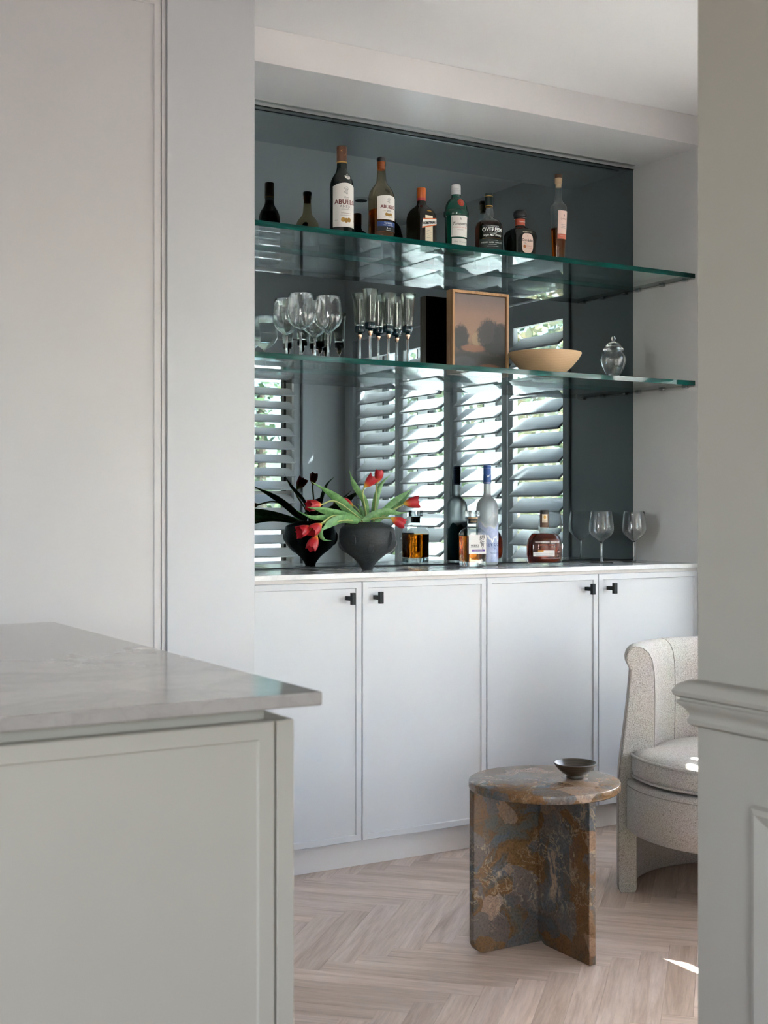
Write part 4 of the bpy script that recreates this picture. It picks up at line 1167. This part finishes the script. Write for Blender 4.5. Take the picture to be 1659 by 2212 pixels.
strokes('peak_line', pr_, s, [[(-0.062 + 0.124 * i / 60, 0.008 * math.sin(i * 0.42) + 0.004 * math.sin(i * 1.1)) for i in range(61)]], 0.0045, 0.0, 0.095, M['ink_white'])
letter(pr_, s, 'GREY GOOSE', 0.0165, 0.004, 0.0735, M['ink_blue'], 0.0001, 0, 1.02)
letter(pr_, s, 'VODKA', 0.0090, 0.004, 0.044, M['ink_blue'], 0, 0, 1.3)
poly('bird', pr_, s, [[(x * 0.0007, y * 0.0007) for x, y in p] for p in bird], 0.004, 0.0585, M['ink_blue'])
poly('bird', t, s, [[(x * 0.0024, y * 0.0024) for x, y in p] for p in bird], 0.004, 0.176, M['ink_white'])
poly('bird', t, s, [[(x * 0.0014, y * 0.0014) for x, y in p] for p in bird], -0.018, 0.166, M['ink_white'])

# ---- bourbon flask
t = stand('bourbon_bottle', 2.882, 3.769, TC, 10, 'squat reddish-amber bourbon flask with dark wooden stopper and pale strip label', 'bottle', G3)
ys = 0.62
lathe('body', [(0, 0.004, 2.4, ys), (0.050, 0.001, 2.4, ys), (0.0575, 0.004, 2.6, ys), (0.0618, 0.013, 2.8, ys), (0.0640, 0.035, 2.9, ys), (0.0640, 0.070, 2.9, ys), (0.0610, 0.088, 2.8, ys), (0.0535, 0.104, 2.6, ys), (0.0410, 0.1165, 2.4, 0.66), (0.0270, 0.125, 2.2, 0.78), (0.0175, 0.131, 2, 0.95), (0.0148, 0.137, 2), (0.0146, 0.150, 2)], M['clear_bottle'], t, 64)
lathe('liquid', [(0, 0.0125, 2.4, ys), (0.052, 0.011, 2.5, ys), (0.0592, 0.017, 2.7, ys), (0.0618, 0.037, 2.9, ys), (0.0618, 0.070, 2.9, ys), (0.0588, 0.088, 2.8, ys), (0.0515, 0.103, 2.6, ys), (0.0430, 0.112, 2.4, 0.64), (0, 0.112, 2.4, 0.64)], M['red_bourbon'], t, 64)
lathe('neck_strip', [(0.0148, 0.134), (0.0158, 0.1345), (0.0160, 0.182), (0.0150, 0.1825)], M['wood_dark'], t)
lathe('stopper', [(0.0158, 0.1825), (0.0168, 0.183), (0.0168, 0.1960), (0.0155, 0.1972), (0, 0.1975)], plain('black_wood', (0.014, 0.008, 0.005), 0.4), t)
sn = Surf('round', 0.0161)
g_ = patch('neck_label', t, sn, -0.011, 0.009, 0.152, 0.1815, M['paper_cream'], 0.0006, 8, 2)
oval('seal', g_, sn, -0.001, 0.1715, 0.0045, 0.0060, M['gold'], 0.0010); fine_print(g_, sn, 0.016, -0.001, 0.1565, M['ink'])
s = Surf('super', 0.0640, 0.0640 * ys, 2.9)
letter(t, s, 'WOODFORD RESERVE', 0.0082, 0.004, 0.0815, M['ink_white'], 0.0002, 0, 1.08, off=0.0012)
letter(t, s, 'DOUBLE OAKED', 0.0066, 0.004, 0.0715, plain('rust_ink', (0.42, 0.13, 0.07), 0.5), 0.0002, 0, 1.15, off=0.0012)
lb = patch('label', t, s, -0.046, 0.030, 0.0305, 0.0465, M['paper'], 0.0009, 20, 2)
fine_print(lb, s, 0.062, -0.008, 0.0400, M['ink_grey'], off=0.0014); fine_print(lb, s, 0.054, -0.010, 0.0350, M['ink_grey'], off=0.0014)
patch('label_step', lb, s, -0.010, 0.030, 0.0465, 0.0535, M['paper'], 0.0009, 12, 1)
gs = patch('gold_strip', t, s, -0.030, -0.0105, 0.0475, 0.0535, M['gold'], 0.0009, 8, 1)
strokes('monogram', t, s, [[(0.004 * math.cos(a), 0.007 * math.sin(a) + 0.007) for a in [R(40 + 28 * i) for i in range(11)]], [(0.005 * math.cos(a), 0.008 * math.sin(a) - 0.007) for a in [R(200 + 30 * i) for i in range(10)]]], 0.0018, 0.044, 0.040, M['ink'], 0.0012)
strokes('rule', t, s, [[(-0.018 + 0.006 * i, 0) for i in range(12)]], 0.0030, 0.0, 0.0245, M['ink_grey'], 0.0012)

# ================================================================== stemware
def copy_thing(root, loc, rz, label):
    r = root.copy(); COL.objects.link(r)
    r.location = loc; r.rotation_euler = (0, 0, rz); r['label'] = label
    for chd in list(root.children):
        c_ = chd.copy(); COL.objects.link(c_); c_.parent = r
        for g in list(chd.children):
            d_ = g.copy(); COL.objects.link(d_); d_.parent = c_
    return r

def wine_glass(loc, label, hgt=0.192, br=0.0445, rr=0.0375, bz=0.076, fr=0.038, group=None):
    t = empty('wine_glass', loc)
    tag(t, label, 'glass', group)
    b0 = bz
    H_ = hgt - bz
    outer = [(0.0045, 0.0), (0.0105, 0.05 * H_), (br * 0.49, 0.12 * H_), (br * 0.81, 0.24 * H_), (br * 0.94, 0.33 * H_), (br, 0.42 * H_), (br * 0.997, 0.50 * H_), (br * 0.962, 0.65 * H_), (br * 0.905, 0.80 * H_), (rr, H_)]
    w = 0.0011
    prof = [(0, b0 - 0.001)] + [(r, b0 + z) for r, z in outer] + [(rr - w * 0.5, b0 + H_ + 0.0004)] + [(max(0.0, r - w), b0 + z + (0.003 if i < 2 else 0.0012)) for i, (r, z) in reversed(list(enumerate(outer)))][0:] + [(0, b0 + 0.0032)]
    lathe('bowl', prof, M['crystal'], t, 48, ang=70)
    lathe('stem', [(0, 0.0035), (0.0075, 0.0036), (0.0048, 0.010), (0.0038, 0.020), (0.0036, bz * 0.6), (0.0041, bz - 0.008), (0.0052, bz - 0.0012), (0, bz - 0.0012)], M['crystal'], t, 20, ang=70)
    lathe('foot', [(0, 0.0), (fr - 0.001, 0.0), (fr, 0.0008), (fr - 0.002, 0.0014), (fr * 0.6, 0.0020), (0.0085, 0.0033), (0, 0.0034)], M['crystal'], t, 44, ang=70)
    return t
G2 = 'large wine glasses on the lower glass shelf'
g0 = wine_glass((1.838, 3.747, T2), 'clear wine glass at the left end of the lower shelf, leftmost of four', group=G2)
copy_thing(g0, (1.831, 3.632, T2), 0.3, 'clear wine glass on the lower shelf, front one overlapping its left neighbour')
copy_thing(g0, (1.942, 3.751, T2), 0.8, 'clear wine glass on the lower shelf, set back between its neighbours')
copy_thing(g0, (1.929, 3.636, T2), 1.3, 'clear wine glass on the lower shelf nearest the smoky flutes')
G4 = 'wine glasses at the right end of the worktop'
g1 = wine_glass((3.159, 3.785, TC), 'clear wine glass on the worktop beside the bourbon flask, left of a pair', 0.190, 0.0468, 0.0390, 0.075, 0.0435, G4)
copy_thing(g1, (3.315, 3.780, TC), 0.5, 'clear wine glass at the far right end of the worktop')

# smoky champagne flutes
M['smoke'] = glass('smoky_glass', (0.86, 0.87, 0.845), 1.45)
M['ink_glass'] = plain('ink_blue_glass', (0.004, 0.022, 0.032), 0.05, spec=0.8)
M['rose_gold'] = plain('rose_gold', (0.62, 0.40, 0.30), 0.22, 1.0)
G5 = 'smoky flutes with gilt knops on the lower shelf'
fl_ = empty('champagne_flute', (2.097, 3.731, T2))
tag(fl_, 'smoky flute with gilt knop, leftmost of the six', 'glass', G5)
o_ = [(0.0165, 0.124), (0.0180, 0.135), (0.0190, 0.155), (0.0202, 0.180), (0.0222, 0.205), (0.0262, 0.229)]
lathe('cup', [(0, 0.1235)] + o_ + [(0.0257, 0.2294)] + [(r - 0.0011, z + (0.0012 if i else 0.004)) for i, (r, z) in reversed(list(enumerate(o_)))] + [(0, 0.128)], M['smoke'], fl_, 36, ang=70)
lathe('base_block', [(0, 0.1025), (0.0100, 0.1025), (0.0160, 0.1035), (0.0178, 0.106), (0.0180, 0.113), (0.0176, 0.1225), (0.0165, 0.1233), (0, 0.1233)], M['ink_glass'], fl_, 36)
lathe('knop', [(0, 0.081), (0.0035, 0.081), (0.0058, 0.085), (0.0088, 0.0915), (0.0088, 0.0955), (0.0066, 0.098), (0, 0.098)], M['rose_gold'], fl_, 24)
lathe('collar', [(0.0055, 0.0978), (0.0085, 0.0985), (0.0062, 0.1022), (0, 0.1023)], M['ink_glass'], fl_, 24)
lathe('stem', [(0, 0.004), (0.006, 0.0042), (0.0042, 0.010), (0.0038, 0.040), (0.0042, 0.0808), (0, 0.0808)], M['crystal'], fl_, 16, ang=70)
lathe('foot', [(0, 0.0), (0.0260, 0.0), (0.0266, 0.0008), (0.025, 0.0015), (0.0066, 0.0038), (0, 0.0039)], M['crystal'], fl_, 36, ang=70)
for (x, y, lab) in ((2.084, 3.640, 'smoky flute with gilt knop, front one second from the left'), (2.168, 3.733, 'smoky flute with gilt knop, third from the left and set back'),
                    (2.1735, 3.676, 'smoky flute with gilt knop, front one in the middle of the six'), (2.243, 3.738, 'smoky flute with gilt knop, fifth from the left and set back'), (2.234, 3.654, 'smoky flute with gilt knop, rightmost beside the painting')):
    copy_thing(fl_, (x, y, T2), 0.4, lab)

# ================================================================== lidded glass jar and wooden bowl
j = empty('lidded_jar', (3.162, 3.72, T2)); tag(j, 'small clear glass urn jar with domed knob lid at the right of the lower shelf', 'jar')
o_ = [(0.020, 0.0), (0.0195, 0.003), (0.0175, 0.007), (0.021, 0.013), (0.030, 0.026), (0.039, 0.045), (0.0455, 0.066), (0.0462, 0.076), (0.0425, 0.088), (0.036, 0.096), (0.0325, 0.101), (0.0330, 0.108)]
lathe('body', [(0, 0.0005)] + o_ + [(max(0.004, r - 0.0022), z + 0.0005) for r, z in reversed(o_[3:])] + [(0, 0.013)], M['crystal'], j, 44, ang=70)
lathe('lid', [(0, 0.1085), (0.0375, 0.1085), (0.0385, 0.111), (0.0370, 0.1145), (0.0310, 0.119), (0.0285, 0.122), (0.0270, 0.128), (0.0200, 0.136), (0.0090, 0.1405), (0.0060, 0.1425), (0.0065, 0.146), (0.0082, 0.150), (0.0075, 0.156), (0.0040, 0.1605), (0, 0.161)], M['crystal'], j, 44, ang=70)

m, nt, b = mat_new('turned_blond_wood')
wv = nd(nt, 'TexWave', {'Vector': coords(nt), 'Scale': 60.0, 'Distortion': 3.0, 'Detail': 3.0, 'Detail Scale': 2.0}, bands_direction='Z')
nt.links.new(ramp(nt, wv.outputs[0], [(0.2, (0.46, 0.30, 0.165)), (0.8, (0.50, 0.33, 0.185))]), b.inputs['Base Color'])
b.inputs['Roughness'].default_value = 0.55
M['blond'] = m
wb = lathe('wooden_bowl', [(0, 0.0), (0.061, 0.0), (0.064, 0.002), (0.070, 0.007), (0.095, 0.029), (0.118, 0.055), (0.1295, 0.074), (0.1310, 0.0785), (0.1300, 0.0805), (0.1270, 0.0795), (0.112, 0.057), (0.088, 0.032), (0.06, 0.014), (0, 0.010)], M['blond'], None, 72)
wb.location = (2.850, 3.725, T2)
tag(wb, 'wide blond turned-wood bowl on the lower shelf beside the painting', 'bowl')

# ================================================================== small framed painting
def painting_mat():
    m, nt, b = mat_new('dusk_landscape_paint')
    tcn = nd(nt, 'TexCoord')
    sp = nd(nt, 'SeparateXYZ', {0: tcn.outputs['Generated']})
    X, Z = sp.outputs[0], sp.outputs[2]
    n1 = noise(nt, tcn.outputs['Generated'], 5.0, 6, 0.6, 0.6)
    n2 = noise(nt, tcn.outputs['Generated'], 14.0, 6, 0.65, 0.8)
    zz = nd(nt, 'Math', {0: n1.outputs[0], 1: 0.16, 2: -0.08}, operation='MULTIPLY_ADD')
    zj = nd(nt, 'Math', {0: Z, 1: zz.outputs[0]}, operation='ADD')
    col = ramp(nt, zj.outputs[0], [(0.0, (0.055, 0.050, 0.048)), (0.22, (0.065, 0.062, 0.058)), (0.30, (0.16, 0.10, 0.075)), (0.37, (0.30, 0.19, 0.13)), (0.48, (0.36, 0.215, 0.145)), (0.74, (0.33, 0.205, 0.155)), (0.92, (0.22, 0.165, 0.15)), (1.0, (0.20, 0.16, 0.15))])
    def blob(c, cx, cz, rx, rz, colour, soft=0.35, amt=0.95):
        dx = nd(nt, 'Math', {0: X, 1: cx}, operation='SUBTRACT'); dz = nd(nt, 'Math', {0: Z, 1: cz}, operation='SUBTRACT')
        ax = nd(nt, 'Math', {0: dx.outputs[0], 1: 1 / rx}, operation='MULTIPLY'); az = nd(nt, 'Math', {0: dz.outputs[0], 1: 1 / rz}, operation='MULTIPLY')
        px_ = nd(nt, 'Math', {0: ax.outputs[0], 1: 2.0}, operation='POWER'); pz_ = nd(nt, 'Math', {0: az.outputs[0], 1: 2.0}, operation='POWER')
        ad = nd(nt, 'Math', {0: px_.outputs[0], 1: pz_.outputs[0]}, operation='ADD')
        sq = nd(nt, 'Math', {0: ad.outputs[0]}, operation='SQRT')
        wn_ = nd(nt, 'Math', {0: n2.outputs[0], 1: 0.9, 2: -0.45}, operation='MULTIPLY_ADD')
        s_ = nd(nt, 'Math', {0: sq.outputs[0], 1: wn_.outputs[0]}, operation='ADD')
        f = ramp(nt, s_.outputs[0], [(0.75, (amt, amt, amt)), (min(1.0, 0.75 + soft), (0, 0, 0))])
        return mixc(nt, f, c, colour)
    col = blob(col, 0.42, 0.42, 0.10, 0.10, (0.40, 0.28, 0.17), 0.25, 0.8)
    col = blob(col, 0.12, 0.43, 0.17, 0.19, (0.050, 0.050, 0.052))
    col = blob(col, 0.68, 0.49, 0.27, 0.23, (0.052, 0.052, 0.054))
    col = blob(col, 0.94, 0.44, 0.20, 0.24, (0.036, 0.036, 0.038))
    col = blob(col, 0.85, 0.32, 0.35, 0.10, (0.035, 0.033, 0.032))
    col = blob(col, 0.36, 0.30, 0.26, 0.055, (0.32, 0.15, 0.095), 0.25, 0.85)
    col = blob(col, 0.18, 0.12, 0.25, 0.09, (0.095, 0.098, 0.105), 0.25, 0.7)
    col = blob(col, 0.68, 0.075, 0.22, 0.035, (0.26, 0.11, 0.06), 0.25, 0.7)
    nt.links.new(col, b.inputs['Base Color'])
    b.inputs['Roughness'].default_value = 0.45
    bp_ = nd(nt, 'Bump', {'Strength': 0.15, 'Distance': 0.001, 'Height': n2.outputs[0]})
    nt.links.new(bp_.outputs[0], b.inputs['Normal'])
    return m
M['picture'] = painting_mat()
M['oak_frame'] = oak('oak_frame', (0.52, 0.29, 0.14), (0.60, 0.36, 0.19), (0.40, 0.20, 0.085), False, (30, 30, 2.5), 0.4)
M['frame_back'] = plain('dark_backing_board', (0.015, 0.015, 0.015), 0.7)
PX0, PX1, PY0, PY1, PZ1 = 2.528, 2.771, 3.832, 3.872, T2 + 0.298
pf = empty('framed_painting', ((PX0 + PX1) / 2, (PY0 + PY1) / 2, T2))
tag(pf, 'small dusky landscape painting in a thin oak frame on the lower shelf', 'painting')
ft = 0.010
def bar(x0, x1, z0, z1): box('frame_bar', x0, x1, PY0, PY1, z0, z1, M['oak_frame'], pf, 0.0006, 1)
bar(PX0, PX0 + ft, T2, PZ1); bar(PX1 - ft, PX1, T2, PZ1); bar(PX0 + ft, PX1 - ft, PZ1 - ft, PZ1); bar(PX0 + ft, PX1 - ft, T2, T2 + ft)
cv = box('canvas', PX0 + ft + 0.003, PX1 - ft - 0.003, PY0 + 0.006, PY0 + 0.012, T2 + ft + 0.003, PZ1 - ft - 0.003, M['picture'], pf)
cv['label'] = 'painted dusk landscape with dark trees under a pink sky'
box('backing', PX0 + ft, PX1 - ft, PY0 + 0.014, PY1 - 0.002, T2 + ft, PZ1 - ft, M['frame_back'], pf)

# ================================================================== vase and tulips
m, nt, b = mat_new('black_stoneware')
nn = noise(nt, coords(nt, (1, 1, 2.2)), 60.0, 6, 0.7)
nt.links.new(ramp(nt, nn.outputs[0], [(0.3, (0.008, 0.010, 0.011)), (0.7, (0.026, 0.031, 0.033))]), b.inputs['Base Color'])
b.inputs['Roughness'].default_value = 0.62
bp = nd(nt, 'Bump', {'Strength': 0.5, 'Distance': 0.003, 'Height': nn.outputs[0]})
nt.links.new(bp.outputs[0], b.inputs['Normal'])
M['stoneware'] = m
VX, VY = 2.127, 3.735
va = empty('footed_vase', (VX, VY, TC), CAMA(VX, VY) + R(90)); tag(va, 'matt black hand-built stoneware vase holding the tulips', 'vase')
vp = [(0, 0.0), (0.017, 0.0), (0.0185, 0.002), (0.0205, 0.008), (0.028, 0.020), (0.0375, 0.031), (0.0485, 0.041), (0.0620, 0.051), (0.0760, 0.063), (0.0870, 0.077), (0.0922, 0.092), (0.0935, 0.107), (0.0922, 0.123), (0.0890, 0.135), (0.0850, 0.1415), (0.0720, 0.1465), (0.0600, 0.1515), (0.0505, 0.1560), (0.0480, 0.1575), (0.0455, 0.1560), (0.052, 0.1510), (0.070, 0.140), (0.082, 0.125), (0.085, 0.105), (0.078, 0.08), (0.055, 0.055), (0.02, 0.035), (0, 0.032)]
lathe('body', vp, M['stoneware'], va, 72)
def rad_at(z):
    pts = vp[2:17]
    for (r0, z0), (r1, z1) in zip(pts, pts[1:]):
        if z0 <= z <= z1: return r0 + (r1 - r0) * (z - z0) / (z1 - z0)
    return 0.05
def lug(ang, z0, z1, wdt, lift, hooked):
    vs, fs = [], []
    NZ, NA = 14, 8
    for j in range(NZ + 1):
        f = j / NZ
        z = z0 + (z1 - z0) * f
        w_ = wdt * (0.55 + 0.45 * math.sin(PI * min(1.0, f * 0.9 + 0.15)))
        lf = lift * (math.sin(PI * f) ** 0.5 if hooked else (1 - f) ** 0.6)
        for i in range(NA + 1):
            a = ang + (i / NA - 0.5) * w_
            e = 1.0 if 0 < i < NA else 0.0
            r = rad_at(z) + (lf * e if 0 < j < NZ or not hooked else 0.0) - (0.0 if e else 0.0008)
            vs.append((r * math.sin(a), -r * math.cos(a), z))
    for j in range(NZ):
        for i in range(NA):
            k = j * (NA + 1) + i
            fs.append((k, k + 1, k + NA + 2, k + NA + 1))
    o = pyd('lug', vs, fs, M['stoneware'], va, True, world=False); auto_smooth(o, 45)
for a_, z0, z1, w_, l_, hk in ((58, 0.072, 0.130, 0.30, 0.010, True), (84, 0.056, 0.100, 0.5, 0.009, True), (-84, 0.054, 0.094, 0.5, 0.008, True), (-28, 0.085, 0.118, 0.2, 0.003, True), (8, 0.058, 0.088, 0.28, 0.004, True), (150, 0.07, 0.12, 0.35, 0.006, True), (-140, 0.07, 0.12, 0.35, 0.006, True)):
    lug(R(a_), z0, z1, w_, l_, hk)

def petal_mat():
    m, nt, b = mat_new('red_tulip_petal')
    t_ = nd(nt, 'TexCoord')
    sp = nd(nt, 'SeparateXYZ', {0: t_.outputs['Object']})
    st_ = noise(nt, coords(nt, (260, 260, 12)), 1.0, 3)
    zz = nd(nt, 'Math', {0: st_.outputs[0], 1: 0.010, 2: -0.005}, operation='MULTIPLY_ADD')
    z_ = nd(nt, 'Math', {0: sp.outputs[2], 1: zz.outputs[0]}, operation='ADD')
    mr = nd(nt, 'MapRange', {0: z_.outputs[0], 1: 0.0, 2: 0.05})
    nt.links.new(ramp(nt, mr.outputs[0], [(0.0, (0.55, 0.42, 0.06)), (0.10, (0.60, 0.34, 0.04)), (0.24, (0.56, 0.10, 0.025)), (0.40, (0.42, 0.012, 0.018)), (1.0, (0.36, 0.008, 0.016))]), b.inputs['Base Color'])
    b.inputs['Roughness'].default_value = 0.42
    return m
M['petal'] = petal_mat()
m, nt, b = mat_new('tulip_leaf')
nn = noise(nt, coords(nt, (8, 8, 8)), 9.0, 4)
nt.links.new(ramp(nt, nn.outputs[0], [(0.3, (0.055, 0.16, 0.045)), (0.6, (0.13, 0.28, 0.09)), (0.8, (0.24, 0.36, 0.15))]), b.inputs['Base Color'])
b.inputs['Roughness'].default_value = 0.45
M['tleaf'] = m
M['stem'] = paint('tulip_stem', (0.34, 0.40, 0.13), 0.5, 0.25)
def petal_mesh(open_, seed):
    rnd = random.Random(seed)
    NV, NU = 10, 6
    vs, fs = [], []
    L, r0 = 0.049, 0.0165
    for j in range(NV + 1):
        v_ = j / NV
        rr = r0 * (math.sin(min(1.0, v_ * 1.25 + 0.05) * PI * 0.5) ** 0.8) * (1 - 0.22 * max(0, v_ - 0.55)) + open_ * max(0.0, v_ - 0.5) ** 2 * 0.05
        hw = 1.05 * (math.sin(PI * min(0.93, 0.16 + 0.74 * v_)) ** 0.75) if v_ < 0.97 else 0.28
        if v_ > 0.985: hw = 0.10
        for i in range(NU + 1):
            u_ = i / NU * 2 - 1
            a = u_ * hw
            r2 = rr * (1 + 0.06 * (1 - u_ * u_)) 
            z = L * v_ * (1 - 0.05 * u_ * u_) + 0.0008 * math.sin(6 * u_ + seed)
            vs.append((r2 * math.sin(a), -r2 * math.cos(a), z))
    for j in range(NV):
        for i in range(NU):
            k = j * (NU + 1) + i
            fs.append((k, k + 1, k + NU + 2, k + NU + 1))
    me = bpy.data.meshes.new('petal'); me.from_pydata(vs, [], fs); me.materials.append(M['petal'])
    me.polygons.foreach_set('use_smooth', [True] * len(me.polygons))
    return me
PM = [petal_mesh(0.0, 1), petal_mesh(0.35, 2), petal_mesh(0.8, 3)]
def leaf(parent, pts, wmax, fold=0.35, twist=0.0, roll=0.0):
    P = crv(pts, 6)
    N = len(P) - 1
    vs, fs = [], []
    for i, p in enumerate(P):
        f = i / N
        t_ = (P[min(N, i + 1)] - P[max(0, i - 1)]).normalized()
        side = t_.cross(Vector((0.45, 0.85, 0.25)))      # roughly broadside to the room
        if side.length < 1e-3: side = t_.cross(Vector((0, 0, 1)))
        side.normalize(); nrm = side.cross(t_)
        side = side * math.cos(roll + twist * f) + nrm * math.sin(roll + twist * f); nrm = side.cross(t_).normalized()
        w = wmax * (0.30 + 0.70 * math.sin(PI * min(1.0, f * 0.98 + 0.18)) ** 0.8) * (1 - f ** 6) + 0.0004
        for u_ in (-1, -0.5, 0, 0.5, 1): vs.append(p + side * (w / 2 * u_) + nrm * (fold * w / 2 * (abs(u_) ** 1.4)))
    for i in range(N):
        for k in range(4):
            a = i * 5 + k
            fs.append((a, a + 1, a + 6, a + 5))
    return pyd('leaf', vs, fs, M['tleaf'], parent, True)
def tulip(pts, label, open_=0, scale=1.0, leaves=(), spin=0.0):
    t = empty('tulip', pts[0])
    tag(t, label, 'tulip', 'red tulips in the black vase')
    sub = Vector(pts[0]); sub.z -= 0.035; sub = Vector((VX, VY, 0)) * 0.35 + sub * 0.65 ; sub.z = pts[0][2] - 0.04
    tube('stem', crv([sub] + [Vector(p) for p in pts[:4]], 6), lambda f: 0.0032 - 0.0006 * f, M['stem'], t, 8)
    b0, tip = Vector(pts[3]), Vector(pts[4])
    ax = (tip - b0).normalized()
    rot = ax.to_track_quat('Z', 'Y')
    for i in range(6):
        o = bpy.data.objects.new('petal', PM[min(2, max(0, open_ + (0 if i % 2 else (1 if open_ < 2 else 0)) - (1 if open_ else 0)))])
        COL.objects.link(o); o.parent = t
        o.matrix_parent_inverse = Matrix.Translation(-Vector(pts[0]))
        s_ = scale * 1.1 * (1.0 if i % 2 else 0.93)
        q_ = rot @ Matrix.Rotation(spin + i * PI / 3, 3, 'Z').to_quaternion()
        o.matrix_basis = Matrix.Translation(b0) @ q_.to_matrix().to_4x4() @ Matrix.Diagonal((s_ * (1.0 if i % 2 else 0.9), s_ * (1.0 if i % 2 else 0.9), s_, 1))
    for lf in leaves: leaf(t, *lf)
    return t
T_ = {'T1': [(2.127, 3.735, 1.094), (2.110, 3.720, 1.145), (2.090, 3.700, 1.187), (2.094, 3.695, 1.209), (2.121, 3.685, 1.238)],
 'T2': [(2.149, 3.730, 1.094), (2.150, 3.720, 1.160), (2.149, 3.710, 1.216), (2.151, 3.710, 1.224), (2.157, 3.705, 1.259)],
 'T3': [(2.156, 3.730, 1.094), (2.204, 3.710, 1.131), (2.241, 3.700, 1.152), (2.243, 3.695, 1.155), (2.292, 3.680, 1.162)],
 'T4': [(2.113, 3.720, 1.096), (2.139, 3.690, 1.108), (2.169, 3.660, 1.108), (2.171, 3.655, 1.108), (2.212, 3.640, 1.087)],
 'T5': [(2.113, 3.735, 1.094), (2.006, 3.720, 1.161), (1.943, 3.700, 1.153), (1.938, 3.700, 1.152), (1.867, 3.690, 1.146)],
 'T6': [(2.096, 3.720, 1.095), (1.986, 3.660, 1.116), (1.895, 3.630, 1.086), (1.861, 3.620, 1.081), (1.799, 3.610, 1.059)],
 'T7': [(2.092, 3.716, 1.095), (1.963, 3.650, 1.117), (1.901, 3.620, 1.095), (1.894, 3.615, 1.091), (1.846, 3.600, 1.063)],
 'T8': [(2.092, 3.720, 1.093), (1.980, 3.650, 1.100), (1.903, 3.630, 1.072), (1.880, 3.620, 1.055), (1.851, 3.610, 1.008)],
 'T9': [(2.127, 3.750, 1.094), (2.132, 3.800, 1.129), (2.127, 3.820, 1.146), (2.125, 3.825, 1.148), (2.110, 3.840, 1.157)]}
L_ = {'L1': [(2.113, 3.735, 1.094), (2.070, 3.730, 1.119), (2.018, 3.720, 1.162), (1.962, 3.710, 1.196), (1.902, 3.700, 1.225)],
 'L2': [(2.126, 3.730, 1.094), (2.110, 3.720, 1.160), (2.069, 3.710, 1.209), (2.053, 3.705, 1.235), (2.040, 3.700, 1.264)],
 'L3': [(2.154, 3.740, 1.094), (2.158, 3.740, 1.137), (2.170, 3.740, 1.189), (2.190, 3.740, 1.226), (2.222, 3.740, 1.254)],
 'L4': [(2.161, 3.740, 1.094), (2.206, 3.750, 1.128), (2.254, 3.760, 1.163), (2.288, 3.760, 1.187), (2.326, 3.770, 1.211)],
 'L5': [(2.099, 3.710, 1.096), (2.128, 3.700, 1.116), (2.173, 3.690, 1.129), (2.219, 3.690, 1.123), (2.258, 3.690, 1.128)],
 'L6': [(2.087, 3.710, 1.095), (2.013, 3.680, 1.115), (1.944, 3.660, 1.128), (1.901, 3.650, 1.137), (1.858, 3.640, 1.143)],
 'L7': [(2.076, 3.700, 1.095), (1.999, 3.670, 1.103), (1.930, 3.650, 1.109), (1.871, 3.640, 1.112), (1.813, 3.630, 1.134)],
 'L8': [(2.092, 3.720, 1.093), (2.002, 3.660, 1.105), (1.944, 3.630, 1.096), (1.913, 3.620, 1.082), (1.888, 3.610, 1.065)],
 'L9': [(1.901, 3.620, 1.079), (1.890, 3.610, 1.065), (1.889, 3.605, 1.051), (1.899, 3.600, 1.041), (1.923, 3.600, 1.039)],
 'L10': [(2.117, 3.740, 1.096), (2.118, 3.750, 1.122), (2.116, 3.760, 1.138), (2.114, 3.765, 1.148), (2.108, 3.770, 1.155)],
 'L11': [(2.150, 3.720, 1.094), (2.198, 3.720, 1.122), (2.237, 3.720, 1.149), (2.273, 3.720, 1.180), (2.301, 3.730, 1.208)]}
tulip(T_['T1'], 'red tulip in the black vase leaning right at the top, left of the upright pair', 2, 0.92, [(L_['L2'], 0.020)], 0.3)
tulip(T_['T2'], 'upright red tulip with yellow base, topmost in the black vase', 1, 0.84, [(L_['L3'], 0.021, 0.5)], 0.0)
tulip(T_['T3'], 'red tulip pointing right, above the decanter reflection', 2, 1.02, [(L_['L4'], 0.030, 0.3), (L_['L11'], 0.016, 0.4)], 0.5)
tulip(T_['T4'], 'red tulip drooping right just over the rim of the black vase', 1, 0.98, [(L_['L5'], 0.024, 0.3)], 0.2)
tulip(T_['T5'], 'red tulip with yellow base pointing straight left, highest of the left-hand tulips', 0, 1.02, [(L_['L1'], 0.034, 0.25)], 0.1)
tulip(T_['T6'], 'red tulip furthest left, its open tip hanging left', 2, 1.0, [(L_['L6'], 0.027, 0.25)], 0.4)
tulip(T_['T7'], 'pale-ribbed red tulip hanging down left in front of its neighbour', 0, 1.05, [(L_['L7'], 0.022, 0.3), (L_['L8'], 0.031, 0.2)], 0.0)
tulip(T_['T8'], 'lowest red tulip, hanging straight down with yellow at its base', 1, 1.0, [(L_['L9'], 0.014, 0.5)], 0.3)
tulip(T_['T9'], 'small orange-yellow tulip seen from behind, turned to the mirror', 0, 0.80, [(L_['L10'], 0.012, 0.4)], 0.2)
